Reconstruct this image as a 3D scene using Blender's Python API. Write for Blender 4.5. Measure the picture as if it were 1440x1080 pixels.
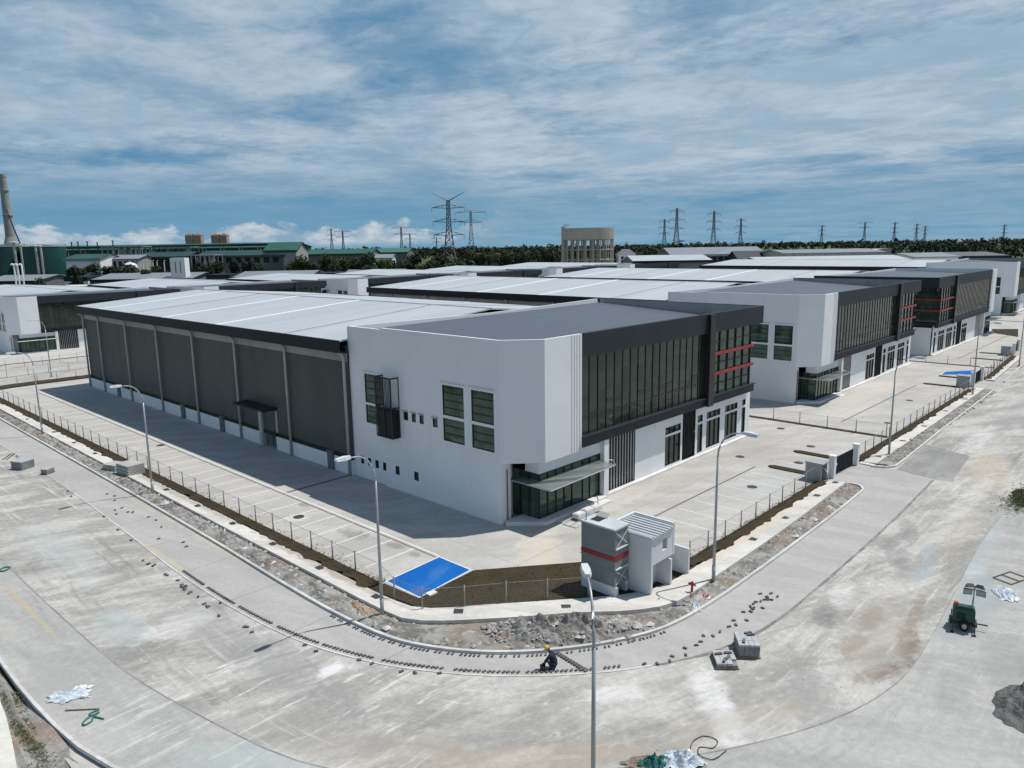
import bpy, bmesh, math, random
from mathutils import Vector, Matrix, noise as mnoise
R = math.radians
random.seed(7)
for o in list(bpy.data.objects):
    bpy.data.objects.remove(o)
SC = bpy.context.scene
COL = SC.collection

# ------------------------------------------------------------------ camera
FPX, YAW, PITCH, ROLL = 1043.05, 0.758750, 0.184743, -0.0158104
CAM = Vector((-34.652, -34.013, 19.0))
_f = Vector((math.cos(YAW)*math.cos(PITCH), math.sin(YAW)*math.cos(PITCH), -math.sin(PITCH)))
_r = Vector((math.sin(YAW), -math.cos(YAW), 0))
_u = _r.cross(_f)
RR = _r*math.cos(ROLL) + _u*math.sin(ROLL)
UU = _u*math.cos(ROLL) - _r*math.sin(ROLL)
cd = bpy.data.cameras.new('camera')
cam = bpy.data.objects.new('camera', cd)
COL.objects.link(cam)
cd.sensor_width = 36.0
cd.lens = 36.0*FPX/1440.0
cd.clip_start = 0.5
cd.clip_end = 12000
m = Matrix((RR, UU, -_f)).transposed().to_4x4()
m.translation = CAM
cam.matrix_world = m
SC.camera = cam

# ------------------------------------------------------------------ exposure
SC.view_settings.view_transform = 'Standard'
SC.view_settings.look = 'None'
SC.view_settings.gamma = 1.0
SC.view_settings.use_curve_mapping = False
SC.view_settings.exposure = 0.0

# ------------------------------------------------------------------ sun and sky
SUND = Vector((0.435, -0.21, 1.0)).normalized()          # towards the sun
sl = bpy.data.lights.new('sun', 'SUN')
sl.energy = 4.1
sl.angle = R(0.5)
sl.color = (1.0, 0.965, 0.91)
sun = bpy.data.objects.new('sun', sl)
COL.objects.link(sun)
sun.location = (30, -20, 120)
sun.rotation_euler = SUND.to_track_quat('Z', 'Y').to_euler()


class NT:
    """short hand for building node trees"""
    def __init__(s, tree):
        s.t = tree
        s.n = tree.nodes
        s.l = tree.links

    def put(s, sock, v):
        if isinstance(v, bpy.types.NodeSocket):
            s.l.new(v, sock)
        elif v is not None:
            if hasattr(sock, 'default_value'):
                dv = sock.default_value
                if hasattr(dv, '__len__'):
                    v = tuple(v) if hasattr(v, '__len__') else (v,)*len(dv)
                    if len(dv) == 4 and len(v) == 3:
                        v = v + (1.0,)
                sock.default_value = v

    def math(s, op, a, b=None, c=None, clamp=False):
        n = s.n.new('ShaderNodeMath')
        n.operation = op
        n.use_clamp = clamp
        s.put(n.inputs[0], a)
        s.put(n.inputs[1], b)
        s.put(n.inputs[2], c)
        return n.outputs[0]

    def vmath(s, op, a, b=None):
        n = s.n.new('ShaderNodeVectorMath')
        n.operation = op
        s.put(n.inputs[0], a)
        s.put(n.inputs[1], b)
        return n.outputs[1] if op in ('LENGTH', 'DOT_PRODUCT') else n.outputs[0]

    def xyz(s, v):
        n = s.n.new('ShaderNodeSeparateXYZ')
        s.put(n.inputs[0], v)
        return n.outputs

    def comb(s, x, y, z):
        n = s.n.new('ShaderNodeCombineXYZ')
        for i, q in enumerate((x, y, z)):
            s.put(n.inputs[i], q)
        return n.outputs[0]

    def mapping(s, v, loc=(0, 0, 0), rot=(0, 0, 0), scale=(1, 1, 1)):
        n = s.n.new('ShaderNodeMapping')
        s.put(n.inputs[0], v)
        n.inputs['Location'].default_value = loc
        n.inputs['Rotation'].default_value = rot
        n.inputs['Scale'].default_value = scale
        return n.outputs[0]

    def noise(s, v, scale=1.0, detail=4, rough=0.55, dist=0.0):
        n = s.n.new('ShaderNodeTexNoise')
        s.put(n.inputs['Vector'], v)
        n.inputs['Scale'].default_value = scale
        n.inputs['Detail'].default_value = detail
        n.inputs['Roughness'].default_value = rough
        n.inputs['Distortion'].default_value = dist
        return n.outputs['Fac']

    def step(s, v, a, b):
        n = s.n.new('ShaderNodeMapRange')
        n.interpolation_type = 'SMOOTHSTEP'
        s.put(n.inputs['Value'], v)
        s.put(n.inputs['From Min'], a)
        s.put(n.inputs['From Max'], b)
        return n.outputs['Result']

    def mix(s, f, a, b):
        n = s.n.new('ShaderNodeMix')
        n.data_type = 'RGBA'
        s.put(n.inputs[0], f)
        s.put(n.inputs[6], a)
        s.put(n.inputs[7], b)
        return n.outputs[2]

    def mul(s, a, b):
        return s.math('MULTIPLY', a, b)

    def bump(s, h, strength=0.3, dist=0.1):
        n = s.n.new('ShaderNodeBump')
        n.inputs['Strength'].default_value = strength
        n.inputs['Distance'].default_value = dist
        s.put(n.inputs['Height'], h)
        return n.outputs[0]


world = bpy.data.worlds.new('World')
SC.world = world
world.use_nodes = True
w = NT(world.node_tree)
w.n.clear()
sky = w.n.new('ShaderNodeTexSky')
sky.sky_type = 'NISHITA'
sky.sun_disc = False
sky.sun_elevation = math.asin(SUND.z)
sky.sun_rotation = math.atan2(SUND.x, SUND.y)
sky.altitude = 0
sky.air_density = 1.0
sky.dust_density = 0.6
sky.ozone_density = 1.6
tc = w.n.new('ShaderNodeTexCoord')
dirv = tc.outputs['Generated']
dx, dy, dz = w.xyz(dirv)
zc = w.math('MAXIMUM', dz, 0.0)
den = w.math('ADD', zc, 0.07)
sheet = w.comb(w.math('DIVIDE', dx, den), w.math('DIVIDE', dy, den), 0.0)
sheet = w.mapping(sheet, loc=(1.7, 0.6, 0), rot=(0, 0, R(-35)), scale=(1.0, 0.85, 1))
big = w.noise(sheet, 0.5, 3, 0.5, 0.4)
mid = w.noise(sheet, 1.5, 6, 0.6, 0.25)
fine = w.noise(sheet, 7.0, 6, 0.68, 0.5)
cl = w.math('ADD', w.mul(big, 1.25), w.mul(mid, 0.60))
cl = w.math('ADD', cl, w.mul(fine, 0.20))
azs = w.math('ARCTAN2', dy, dx)
cover = w.step(cl, 0.62, 1.10)
cover = w.mul(cover, w.math('SUBTRACT', 1.0, w.mul(w.step(zc, 0.33, 0.6), 0.85)))
band = w.step(zc, 0.035, 0.12)
cover = w.mul(cover, w.math('ADD', w.mul(band, 0.82), w.math('ADD', 0.10, w.mul(w.math('SUBTRACT', 1.0, w.step(azs, R(38), R(50))), 0.22))))
lum = w.math('ADD', w.mul(fine, 0.35), w.mul(mid, 0.75))
CLOUD = w.mix(w.step(lum, 0.42, 0.75), (3.7, 5.3, 6.8), (6.1, 7.2, 8.2))
# towering cumulus along the western horizon
az = w.math('ARCTAN2', dy, dx)
cuv = w.comb(w.mul(az, 14.0), w.mul(dz, 30.0), 0.0)
cn = w.noise(cuv, 1.35, 7, 0.62, 0.2)
shape = w.math('ADD', w.mul(w.math('SUBTRACT', w.noise(w.comb(w.mul(az, 11.0), 3.3, 0.0), 1.0, 3, 0.55), 0.5), 0.75), 0.30)
topz = w.mul(shape, 0.092)
cum = w.step(w.math('ADD', w.math('SUBTRACT', topz, dz), w.mul(w.math('SUBTRACT', cn, 0.5), 0.05)), 0.0, 0.007)
side = w.mul(w.step(az, R(41), R(52)), w.step(dz, -0.002, 0.012))
cum = w.mul(cum, side)
CUMC = w.mix(w.step(cn, 0.35, 0.68), (3.0, 4.7, 6.3), (7.6, 8.1, 8.6))
# clear air: pale at the horizon, deeper blue above, then the dark zenith of the sky model
AIR = w.mix(w.step(zc, 0.0, 0.16), (1.75, 4.0, 5.9), (0.75, 2.65, 4.9))
col = w.mix(w.math('SUBTRACT', 1.0, w.mul(w.step(zc, 0.28, 0.6), 0.85)), sky.outputs[0], AIR)
col = w.mix(cover, col, CLOUD)
col = w.mix(w.mul(cum, 0.92), col, CUMC)
bg = w.n.new('ShaderNodeBackground')
bg.inputs['Strength'].default_value = 0.082
w.l.new(col, bg.inputs['Color'])
wo = w.n.new('ShaderNodeOutputWorld')
w.l.new(bg.outputs[0], wo.inputs['Surface'])

# ------------------------------------------------------------------ helpers
MATS = {}


def principled(name):
    mt = bpy.data.materials.new(name)
    mt.use_nodes = True
    t = NT(mt.node_tree)
    b = mt.node_tree.nodes['Principled BSDF']
    return mt, t, b


def pos(t):
    return t.n.new('ShaderNodeNewGeometry').outputs['Position']


def plain(name, c, rough=0.6, metal=0.0, var=0.12, scale=0.6, spec=0.5, stretch=(1, 1, 1), bump=0.0, bscale=8.0):
    """a painted or bare surface with slow tone variation and weathering"""
    if name in MATS:
        return MATS[name]
    mt, t, b = principled(name)
    p = t.mapping(pos(t), scale=stretch)
    n = t.noise(p, scale, 5, 0.6, 0.2)
    lo = tuple(q*(1-var) for q in c)
    hi = tuple(min(1, q*(1+var)) for q in c)
    t.l.new(t.mix(t.step(n, 0.28, 0.72), lo, hi), b.inputs['Base Color'])
    b.inputs['Roughness'].default_value = rough
    b.inputs['Metallic'].default_value = metal
    b.inputs['Specular IOR Level'].default_value = spec
    if bump:
        t.l.new(t.bump(t.noise(p, bscale, 4, 0.6), bump, 0.05), b.inputs['Normal'])
    MATS[name] = mt
    return mt


class MB:
    """collects polygons and links them as one mesh object"""
    def __init__(s, xf=None):
        s.v = []
        s.f = []
        s.xf = xf

    def poly(s, pts):
        i = len(s.v)
        s.v += [tuple(p) for p in pts]
        s.f.append(tuple(range(i, i+len(pts))))

    def box(s, x0, y0, z0, x1, y1, z1):
        i = len(s.v)
        s.v += [(x, y, z) for z in (z0, z1) for y in (y0, y1) for x in (x0, x1)]
        for q in ((0, 2, 3, 1), (4, 5, 7, 6), (0, 1, 5, 4), (2, 6, 7, 3), (0, 4, 6, 2), (1, 3, 7, 5)):
            s.f.append(tuple(i+k for k in q))

    def prism(s, pts, z0, z1):
        n = len(pts)
        i = len(s.v)
        s.v += [(p[0], p[1], z0) for p in pts] + [(p[0], p[1], z1) for p in pts]
        s.f.append(tuple(i+k for k in range(n))[::-1])
        s.f.append(tuple(i+n+k for k in range(n)))
        for k in range(n):
            j = (k+1) % n
            s.f.append((i+k, i+j, i+n+j, i+n+k))

    def hull(s, a, b):
        """side walls and caps between two equal loops of 3-D points"""
        n = len(a)
        i = len(s.v)
        s.v += [tuple(p) for p in a] + [tuple(p) for p in b]
        s.f.append(tuple(i+k for k in range(n))[::-1])
        s.f.append(tuple(i+n+k for k in range(n)))
        for k in range(n):
            j = (k+1) % n
            s.f.append((i+k, i+j, i+n+j, i+n+k))

    def tube(s, pts, r, n=8):
        pts = [Vector(p) for p in pts]
        rs = r if hasattr(r, '__len__') else [r]*len(pts)
        base = len(s.v)
        for k, p in enumerate(pts):
            d = (pts[min(k+1, len(pts)-1)]-pts[max(k-1, 0)]).normalized()
            a = Vector((0, 0, 1)) if abs(d.z) < 0.9 else Vector((1, 0, 0))
            e1 = d.cross(a).normalized()
            e2 = d.cross(e1)
            for j in range(n):
                t = 2*math.pi*j/n
                s.v.append(tuple(p+(e1*math.cos(t)+e2*math.sin(t))*rs[k]))
        for k in range(len(pts)-1):
            for j in range(n):
                q = (j+1) % n
                s.f.append((base+k*n+j, base+k*n+q, base+(k+1)*n+q, base+(k+1)*n+j))
        s.f.append(tuple(base+j for j in range(n))[::-1])
        s.f.append(tuple(base+(len(pts)-1)*n+j for j in range(n)))

    def bar(s, a, b, r):
        s.tube([a, b], r, 4)

    def lathe(s, cx, cy, prof, n=32):
        base = len(s.v)
        for (r, z) in prof:
            for j in range(n):
                t = 2*math.pi*j/n
                s.v.append((cx+r*math.cos(t), cy+r*math.sin(t), z))
        for k in range(len(prof)-1):
            for j in range(n):
                q = (j+1) % n
                s.f.append((base+k*n+j, base+k*n+q, base+(k+1)*n+q, base+(k+1)*n+j))
        s.f.append(tuple(base+j for j in range(n))[::-1])
        s.f.append(tuple(base+(len(prof)-1)*n+j for j in range(n)))

    def wall(s, O, u, v, n, U, V, holes, depth=0.14):
        """flat wall with real openings and their reveals; holes = (u0,v0,u1,v1)"""
        O, u, v, n = Vector(O), Vector(u), Vector(v), Vector(n)
        us = sorted({0, U} | {h[0] for h in holes} | {h[2] for h in holes})
        vs = sorted({0, V} | {h[1] for h in holes} | {h[3] for h in holes})
        for a, b in zip(us, us[1:]):
            for c, d in zip(vs, vs[1:]):
                mu, mv = (a+b)/2, (c+d)/2
                if any(h[0] < mu < h[2] and h[1] < mv < h[3] for h in holes):
                    continue
                s.poly([O+u*a+v*c, O+u*b+v*c, O+u*b+v*d, O+u*a+v*d])
        for (a, c, b, d) in holes:
            q = [O+u*a+v*c, O+u*b+v*c, O+u*b+v*d, O+u*a+v*d]
            for k in range(4):
                e, f = q[k], q[(k+1) % 4]
                s.poly([e, f, f-n*depth, e-n*depth])

    def build(s, name, mat, parent=None, smooth=False, loc=None):
        me = bpy.data.meshes.new(name)
        vs = [s.xf(p) for p in s.v] if s.xf else s.v
        me.from_pydata(vs, [], s.f)
        bm = bmesh.new()
        bm.from_mesh(me)
        bmesh.ops.recalc_face_normals(bm, faces=bm.faces)
        bm.to_mesh(me)
        bm.free()
        if smooth:
            for p in me.polygons:
                p.use_smooth = True
        me.materials.append(mat)
        o = bpy.data.objects.new(name, me)
        COL.objects.link(o)
        if parent is not None:
            o.parent = parent
        if loc is not None:
            o.location = loc
        return o


def tag(o, label=None, cat=None, group=None, kind=None):
    if label:
        o['label'] = label
    if cat:
        o['category'] = cat
    if group:
        o['group'] = group
    if kind:
        o['kind'] = kind
    return o


def thing(name, label, cat, loc=(0, 0, 0), rz=0.0, group=None):
    o = bpy.data.objects.new(name, None)
    o.empty_display_size = 0.5
    COL.objects.link(o)
    o.location = loc
    o.rotation_euler = (0, 0, rz)
    return tag(o, label, cat, group)


def copy_tree(o, kids, parent=None):
    c = o.copy()
    COL.objects.link(c)
    if parent is not None:
        c.parent = parent
    for ch in kids.get(o, []):
        copy_tree(ch, kids, c)
    return c


def kids_of(root):
    d = {}
    for o in COL.objects:
        if o.parent is not None:
            d.setdefault(o.parent, []).append(o)
    return d


def structure(mb, name, mat, smooth=False):
    return tag(mb.build(name, mat, None, smooth), name.replace('_', ' '), name.replace('_', ' '), None, 'structure')


def hz(x, y):
    """ground level: the estate steps down behind the first row of factories"""
    t = max(0.0, min(1.0, (y-93.0)/48.0))
    t = t*t*(3-2*t)
    return -3.6*t


def horizon_y(px):
    return 362.8-0.0158*(px+402.0)


def far(px, d):
    """ground position seen in column px of the horizon at depth d"""
    v = _f + RR*((px-720.0)/FPX) + UU*((540.0-horizon_y(px))/FPX)
    p = CAM + v*d
    return p.x, p.y


def far_z(px, y, d):
    return 19.0 + (horizon_y(px)-y)*d/FPX


def spline(pts, n):
    """Catmull-Rom through pts, resampled to n+1 points by length"""
    P = [Vector((p[0], p[1])) for p in pts]
    P = [P[0]*2-P[1]] + P + [P[-1]*2-P[-2]]
    out = []
    for i in range(1, len(P)-2):
        for k in range(24):
            t = k/24
            a, b, c, d = P[i-1], P[i], P[i+1], P[i+2]
            # centripetal-ish: tame tangents by chord length
            l1, l2, l3 = (b-a).length+1e-6, (c-b).length+1e-6, (d-c).length+1e-6
            m1 = ((c-a)/(l1+l2))*l2
            m2 = ((d-b)/(l2+l3))*l2
            t2, t3 = t*t, t*t*t
            out.append(b*(2*t3-3*t2+1)+m1*(t3-2*t2+t)+c*(-2*t3+3*t2)+m2*(t3-t2))
    out.append(P[-2])
    L = [0]
    for a, b in zip(out, out[1:]):
        L.append(L[-1]+(b-a).length)
    res = []
    j = 0
    for k in range(n+1):
        s = L[-1]*k/n
        while j < len(L)-2 and L[j+1] < s:
            j += 1
        f = (s-L[j])/max(1e-9, L[j+1]-L[j])
        res.append(out[j].lerp(out[j+1], f))
    return res


def ribbon(mb, A, B, z=0.0, nz=1):
    """sheet between two polylines of equal count"""
    i = len(mb.v)
    for a, b in zip(A, B):
        mb.v.append((a[0], a[1], z))
        mb.v.append((b[0], b[1], z))
    for k in range(len(A)-1):
        mb.f.append((i+2*k, i+2*k+1, i+2*k+3, i+2*k+2))


def kerb(mb, A, w=0.16, h=0.13, side=1):
    """solid kerb stone following polyline A"""
    n = len(A)
    prof = []
    for k in range(n):
        t = (A[min(k+1, n-1)]-A[max(k-1, 0)]).normalized()
        q = Vector((-t.y, t.x))*side
        prof.append((A[k], A[k]+q*w))
    i = len(mb.v)
    for a, b in prof:
        mb.v += [(a.x, a.y, 0), (a.x, a.y, h), (b.x, b.y, h), (b.x, b.y, 0)]
    for k in range(n-1):
        for j in range(3):
            mb.f.append((i+4*k+j, i+4*k+j+1, i+4*k+4+j+1, i+4*k+4+j))


# ------------------------------------------------------------------ ground materials
def mat_concrete(name, c1, c2, stains=(), streak_rot=0.0, joint=None, dust=0.5, fine=0.10, wet=0.0, patch=0.18, tracks=0.0):
    """weathered pale concrete; stains = (x, y, rx, ry, rot, colour, strength)"""
    mt, t, b = principled(name)
    p = pos(t)
    warp = t.noise(p, 0.35, 4, 0.6)
    pr = t.mapping(p, rot=(0, 0, streak_rot))
    s1 = t.noise(t.mapping(pr, scale=(0.16, 0.55, 1)), 1.0, 6, 0.62, 0.5)
    s2 = t.noise(p, 0.10, 4, 0.55, 0.3)
    s3 = t.noise(p, 2.6, 6, 0.68, 0.3)
    s4 = t.noise(t.mapping(pr, scale=(0.6, 2.0, 1)), 1.3, 5, 0.65, 0.8)
    col = t.mix(t.step(s1, 0.40, 0.62), c1, c2)
    dk = tuple(q*(1-patch*2) for q in c1)
    col = t.mix(t.mul(t.step(s2, 0.52, 0.70), 0.55), col, dk)
    lt = tuple(min(0.8, q*1.28) for q in c2)
    col = t.mix(t.mul(t.step(s4, 0.56, 0.72), dust), col, lt)
    if tracks:
        # tyre tracks and swept dust that follow the bend of the road
        X, Y, _ = t.xyz(p)
        ex = t.math('MAXIMUM', t.math('SUBTRACT', -5.0, X), 0.0)
        ey = t.math('MAXIMUM', t.math('SUBTRACT', -6.5, Y), 0.0)
        dd = t.math('SQRT', t.math('ADD', t.mul(ex, ex), t.mul(ey, ey)))
        along = t.mul(t.math('SUBTRACT', X, Y), 0.05)
        tv = t.comb(t.math('ADD', dd, t.mul(warp, 0.8)), along, 0.0)
        n1 = t.noise(tv, 1.5, 5, 0.65, 0.1)
        n2 = t.noise(t.comb(t.mul(dd, 3.2), t.mul(along, 2.5), 7.0), 1.0, 5, 0.7, 0.2)
        dg = t.noise(t.mapping(p, rot=(0, 0, R(-38)), scale=(0.30, 2.6, 1)), 1.0, 4, 0.7, 0.4)
        dv = t.vmath('LENGTH', t.vmath('SUBTRACT', p, (-20.0, -7.0, 0.0)))
        dm = t.mul(t.math('SUBTRACT', 1.0, t.step(dv, 4.0, 11.0)), t.step(dg, 0.55, 0.64))
        col = t.mix(t.mul(dm, 0.6), col, tuple(min(0.7, q*1.5) for q in c2))
        gate_ = t.step(t.noise(p, 0.13, 3, 0.6), 0.38, 0.62)
        col = t.mix(t.mul(t.mul(t.step(n1, 0.52, 0.68), gate_), tracks), col, tuple(q*0.66 for q in c1))
        col = t.mix(t.mul(t.step(n2, 0.55, 0.70), tracks*0.8), col, lt)
        spots_ = t.step(t.noise(p, 5.5, 3, 0.6), 0.70, 0.76)
        col = t.mix(t.mul(spots_, 0.5), col, tuple(q*0.5 for q in c1))
        cr = t.math('ABSOLUTE', t.math('SUBTRACT', t.noise(p, 0.28, 7, 0.62, 1.2), 0.5))
        col = t.mix(t.mul(t.math('SUBTRACT', 1.0, t.step(cr, 0.0, 0.004)), 0.35), col, tuple(q*0.5 for q in c1))
    f = t.math('ADD', t.mul(t.step(s3, 0.25, 0.8), fine*2), 1-fine)
    vm = t.n.new('ShaderNodeVectorMath')
    vm.operation = 'SCALE'
    t.l.new(col, vm.inputs[0])
    t.l.new(f, vm.inputs['Scale'])
    col = vm.outputs[0]
    for (x, y, rx, ry, rot, sc, k) in stains:
        q = t.vmath('SUBTRACT', p, (x, y, 0))
        q = t.mapping(t.mapping(q, rot=(0, 0, -rot)), scale=(1/rx, 1/ry, 0))
        d = t.math('ADD', t.vmath('LENGTH', q), t.mul(t.math('SUBTRACT', t.noise(p, 1.1, 6, 0.7, 0.5), 0.5), 2.0))
        mk = t.math('SUBTRACT', 1.0, t.step(d, 0.45, 1.15))
        mk = t.mul(t.mul(mk, k), t.math('ADD', t.mul(t.step(s4, 0.3, 0.62), 0.6), 0.4))
        col = t.mix(mk, col, sc)
    if joint:
        jx, jy, jw, jc = joint
        X, Y, _ = t.xyz(p)
        ms = []
        for coord, per in ((X, jx), (Y, jy)):
            if per:
                fr = t.math('FRACT', t.math('ADD', t.math('DIVIDE', coord, per), 100.37))
                dd = t.mul(t.math('MINIMUM', fr, t.math('SUBTRACT', 1.0, fr)), per)
                ms.append(t.math('SUBTRACT', 1.0, t.step(dd, jw*0.4, jw)))
        mk = ms[0] if len(ms) == 1 else t.math('MAXIMUM', ms[0], ms[1])
        if not jx:
            mk = t.mul(mk, t.step(Y, -8.5, -8.0))
        col = t.mix(t.mul(mk, 0.55), col, jc)
    t.put(b.inputs['Base Color'], col)
    b.inputs['Roughness'].default_value = 0.88
    b.inputs['Specular IOR Level'].default_value = 0.25
    t.l.new(t.bump(t.math('ADD', s3, t.mul(s4, 0.6)), 0.25, 0.04), b.inputs['Normal'])
    return mt


BROWN = (0.235, 0.195, 0.15)
DARK = (0.15, 0.15, 0.15)
BLUEW = (0.30, 0.37, 0.39)
WHITE = (0.66, 0.65, 0.63)
M_ROAD = mat_concrete('road_concrete', (0.330, 0.319, 0.296), (0.485, 0.471, 0.440), [
    (3.4, -23.1, 2.0, 0.55, 0.1, BROWN, 0.85), (-1.4, -25.2, 1.9, 0.55, -0.35, (0.19, 0.155, 0.12), 0.9), (0.0, -23.3, 1.7, 0.6, -0.2, BROWN, 0.75), (5.6, -24.6, 2.6, 0.4, 0.12, BROWN, 0.7),
    (2.0, -25.2, 2.4, 0.55, 0.25, (0.20, 0.165, 0.125), 0.9), (1.6, -23.9, 5.0, 1.5, 0.1, (0.34, 0.305, 0.26), 0.6),
    (1.8, -21.3, 1.5, 0.7, 0.2, DARK, 0.7), (12.5, -21.6, 3.0, 0.8, 0.4, (0.2, 0.2, 0.2), 0.6), (17.0, -21.0, 2.6, 0.7, 0.3, (0.2, 0.2, 0.2), 0.55),
    (-5.5, -23.4, 3.0, 1.5, 0.5, (0.24, 0.24, 0.235), 0.65), (-19.5, -2.0, 1.6, 9.0, 0.05, (0.25, 0.25, 0.25), 0.6),
    (-16.5, -14.5, 4.0, 1.7, -0.8, (0.24, 0.235, 0.225), 0.5),
    (11.0, -23.5, 2.0, 0.6, 0.0, BLUEW, 0.7), (14.5, -23.0, 1.6, 0.5, 0.1, BLUEW, 0.5),
    (-23.0, 5.0, 1.2, 3.0, 0.0, (0.38, 0.44, 0.44), 0.6), (-22.0, 19.0, 1.6, 8.0, 0.0, (0.44, 0.49, 0.48), 0.55),
    (-8.5, -20.8, 3.6, 0.9, 0.75, WHITE, 0.85), (-10.8, -17.2, 1.6, 0.7, -0.6, WHITE, 0.7), (-18.0, -6.5, 0.8, 0.5, 0.2, (0.72, 0.72, 0.72), 0.8),
    (-16.0, -17.5, 6.0, 0.9, -0.75, (0.38, 0.32, 0.25), 0.6), (-19.5, -13.0, 4.5, 1.0, -0.9, (0.36, 0.31, 0.25), 0.5), (-9.0, -22.0, 5.0, 0.7, -0.5, (0.38, 0.335, 0.27), 0.5), (20.0, -23.5, 9.0, 0.8, 0.05, (0.40, 0.36, 0.29), 0.5), (33.0, -22.5, 5.0, 1.5, 0.1, (0.42, 0.37, 0.28), 0.6), (-21.5, -9.0, 1.4, 5.0, 0.5, (0.30, 0.295, 0.28), 0.5),
    (38.0, -21.5, 5.0, 1.6, 0.1, (0.47, 0.42, 0.33), 0.7), (45.0, -19.0, 8.0, 1.0, 0.0, WHITE, 0.5), (27.0, -22.5, 8.0, 0.9, 0.0, WHITE, 0.45),
    (5.0, -21.0, 2.0, 0.7, 0.2, WHITE, 0.6), (-21.0, 3.0, 2.2, 1.4, 0.3, WHITE, 0.5),
    (60.0, -19.5, 14.0, 1.0, 0.05, (0.30, 0.30, 0.30), 0.5), (90.0, -22.0, 20.0, 1.4, 0.03, (0.28, 0.28, 0.28), 0.5)],
    streak_rot=R(20), dust=0.7, fine=0.15, patch=0.16, tracks=0.75)
M_SHOULDER = mat_concrete('shoulder_concrete', (0.365, 0.362, 0.343), (0.425, 0.420, 0.396), [
    (-25.7, 12.0, 0.16, 6.0, 0.02, (0.46, 0.38, 0.24), 0.8), (-26.6, 9.6, 1.2, 0.10, 0.12, (0.46, 0.38, 0.24), 0.8),
    (-26.5, 14.8, 1.2, 0.10, 0.12, (0.46, 0.38, 0.24), 0.7), (-23.5, -9.5, 1.6, 3.5, 0.7, (0.37, 0.42, 0.41), 0.7), (-26.8, 2.5, 0.9, 2.5, 0.0, (0.34, 0.335, 0.33), 0.7),
    (8.5, -26.6, 6.0, 1.3, 0.05, (0.30, 0.35, 0.36), 0.7), (13.0, -25.6, 1.4, 0.7, 0.0, (0.46, 0.52, 0.52), 0.8), (20.0, -25.0, 9.0, 0.7, 0.05, (0.36, 0.42, 0.43), 0.6),
    (29.0, -25.3, 3.4, 1.2, 0.2, (0.17, 0.165, 0.12), 0.9), (-1.0, -27.8, 2.5, 0.9, 0.1, (0.27, 0.27, 0.265), 0.5), (3.0, -29.0, 3.0, 1.2, 0.1, (0.27, 0.27, 0.265), 0.6)],
    streak_rot=R(70), dust=0.35, fine=0.11, patch=0.07, tracks=0.4)
M_WALK = mat_concrete('paver_walkway', (0.378, 0.368, 0.352), (0.425, 0.415, 0.398), [
    (-14.9, 13.0, 0.14, 7.0, 0.0, (0.52, 0.42, 0.27), 0.8), (-17.9, 12.0, 0.2, 8.0, 0.0, (0.52, 0.45, 0.32), 0.7), (-15.0, 24.0, 0.14, 7.0, 0.0, (0.52, 0.42, 0.27), 0.6)],
    streak_rot=R(80), dust=0.2, fine=0.07, patch=0.05, joint=(0, 5.6, 0.06, (0.22, 0.22, 0.22)))
M_YARD = mat_concrete('yard_concrete', (0.410, 0.396, 0.370), (0.485, 0.469, 0.440), [
    (-7.7, 6.3, 0.8, 1.7, 0.1, (0.20, 0.195, 0.185), 0.85), (-7.1, 2.7, 0.45, 0.8, 0.3, (0.22, 0.21, 0.2), 0.8), (-7.2, 0.7, 0.4, 0.5, 0.3, (0.22, 0.21, 0.2), 0.8),
    (-6.9, 14.3, 0.35, 0.9, 0.0, (0.22, 0.2, 0.18), 0.8), (-8.6, 12.2, 0.9, 0.9, 0.0, (0.6, 0.58, 0.54), 0.9), (-1.5, -4.8, 5.0, 1.6, 0.75, (0.62, 0.54, 0.42), 0.6), (7.0, -3.2, 9.0, 1.1, 0.0, (0.56, 0.55, 0.52), 0.7),
    (14.0, -3.0, 10.0, 0.5, 0.02, (0.47, 0.41, 0.33), 0.5), (20.0, -9.6, 9.0, 2.6, 0.0, (0.44, 0.46, 0.45), 0.6), (27.0, -4.0, 6.0, 0.9, -0.3, (0.33, 0.33, 0.325), 0.6),
    (-8.4, 30.0, 1.6, 14.0, 0.0, (0.47, 0.455, 0.43), 0.6), (-2.0, 20.0, 3.0, 5.0, 0.2, (0.36, 0.35, 0.32), 0.5),
    (60.0, -4.0, 20.0, 3.0, 0.1, (0.55, 0.53, 0.48), 0.6), (68.0, -4.0, 5.0, 1.5, 0.3, (0.62, 0.52, 0.45), 0.5)],
    streak_rot=R(35), dust=0.25, fine=0.07, patch=0.06, joint=(11.0, 14.0, 0.05, (0.26, 0.26, 0.25)))
M_PATH = mat_concrete('path_concrete', (0.52, 0.505, 0.47), (0.63, 0.61, 0.57), [
    (-12.15, 3.0, 0.5, 9.0, 0.0, (0.33, 0.29, 0.23), 0.85), (9.0, -13.6, 9.0, 0.5, 0.0, (0.62, 0.52, 0.40), 0.8), (-12.2, 24.0, 0.5, 12.0, 0.0, (0.33, 0.30, 0.25), 0.8)],
    streak_rot=R(60), dust=0.4, fine=0.10, patch=0.09)
M_KERB = mat_concrete('kerb_concrete', (0.48, 0.475, 0.46), (0.60, 0.59, 0.57), dust=0.3, fine=0.12)
M_DIRT = None


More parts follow.
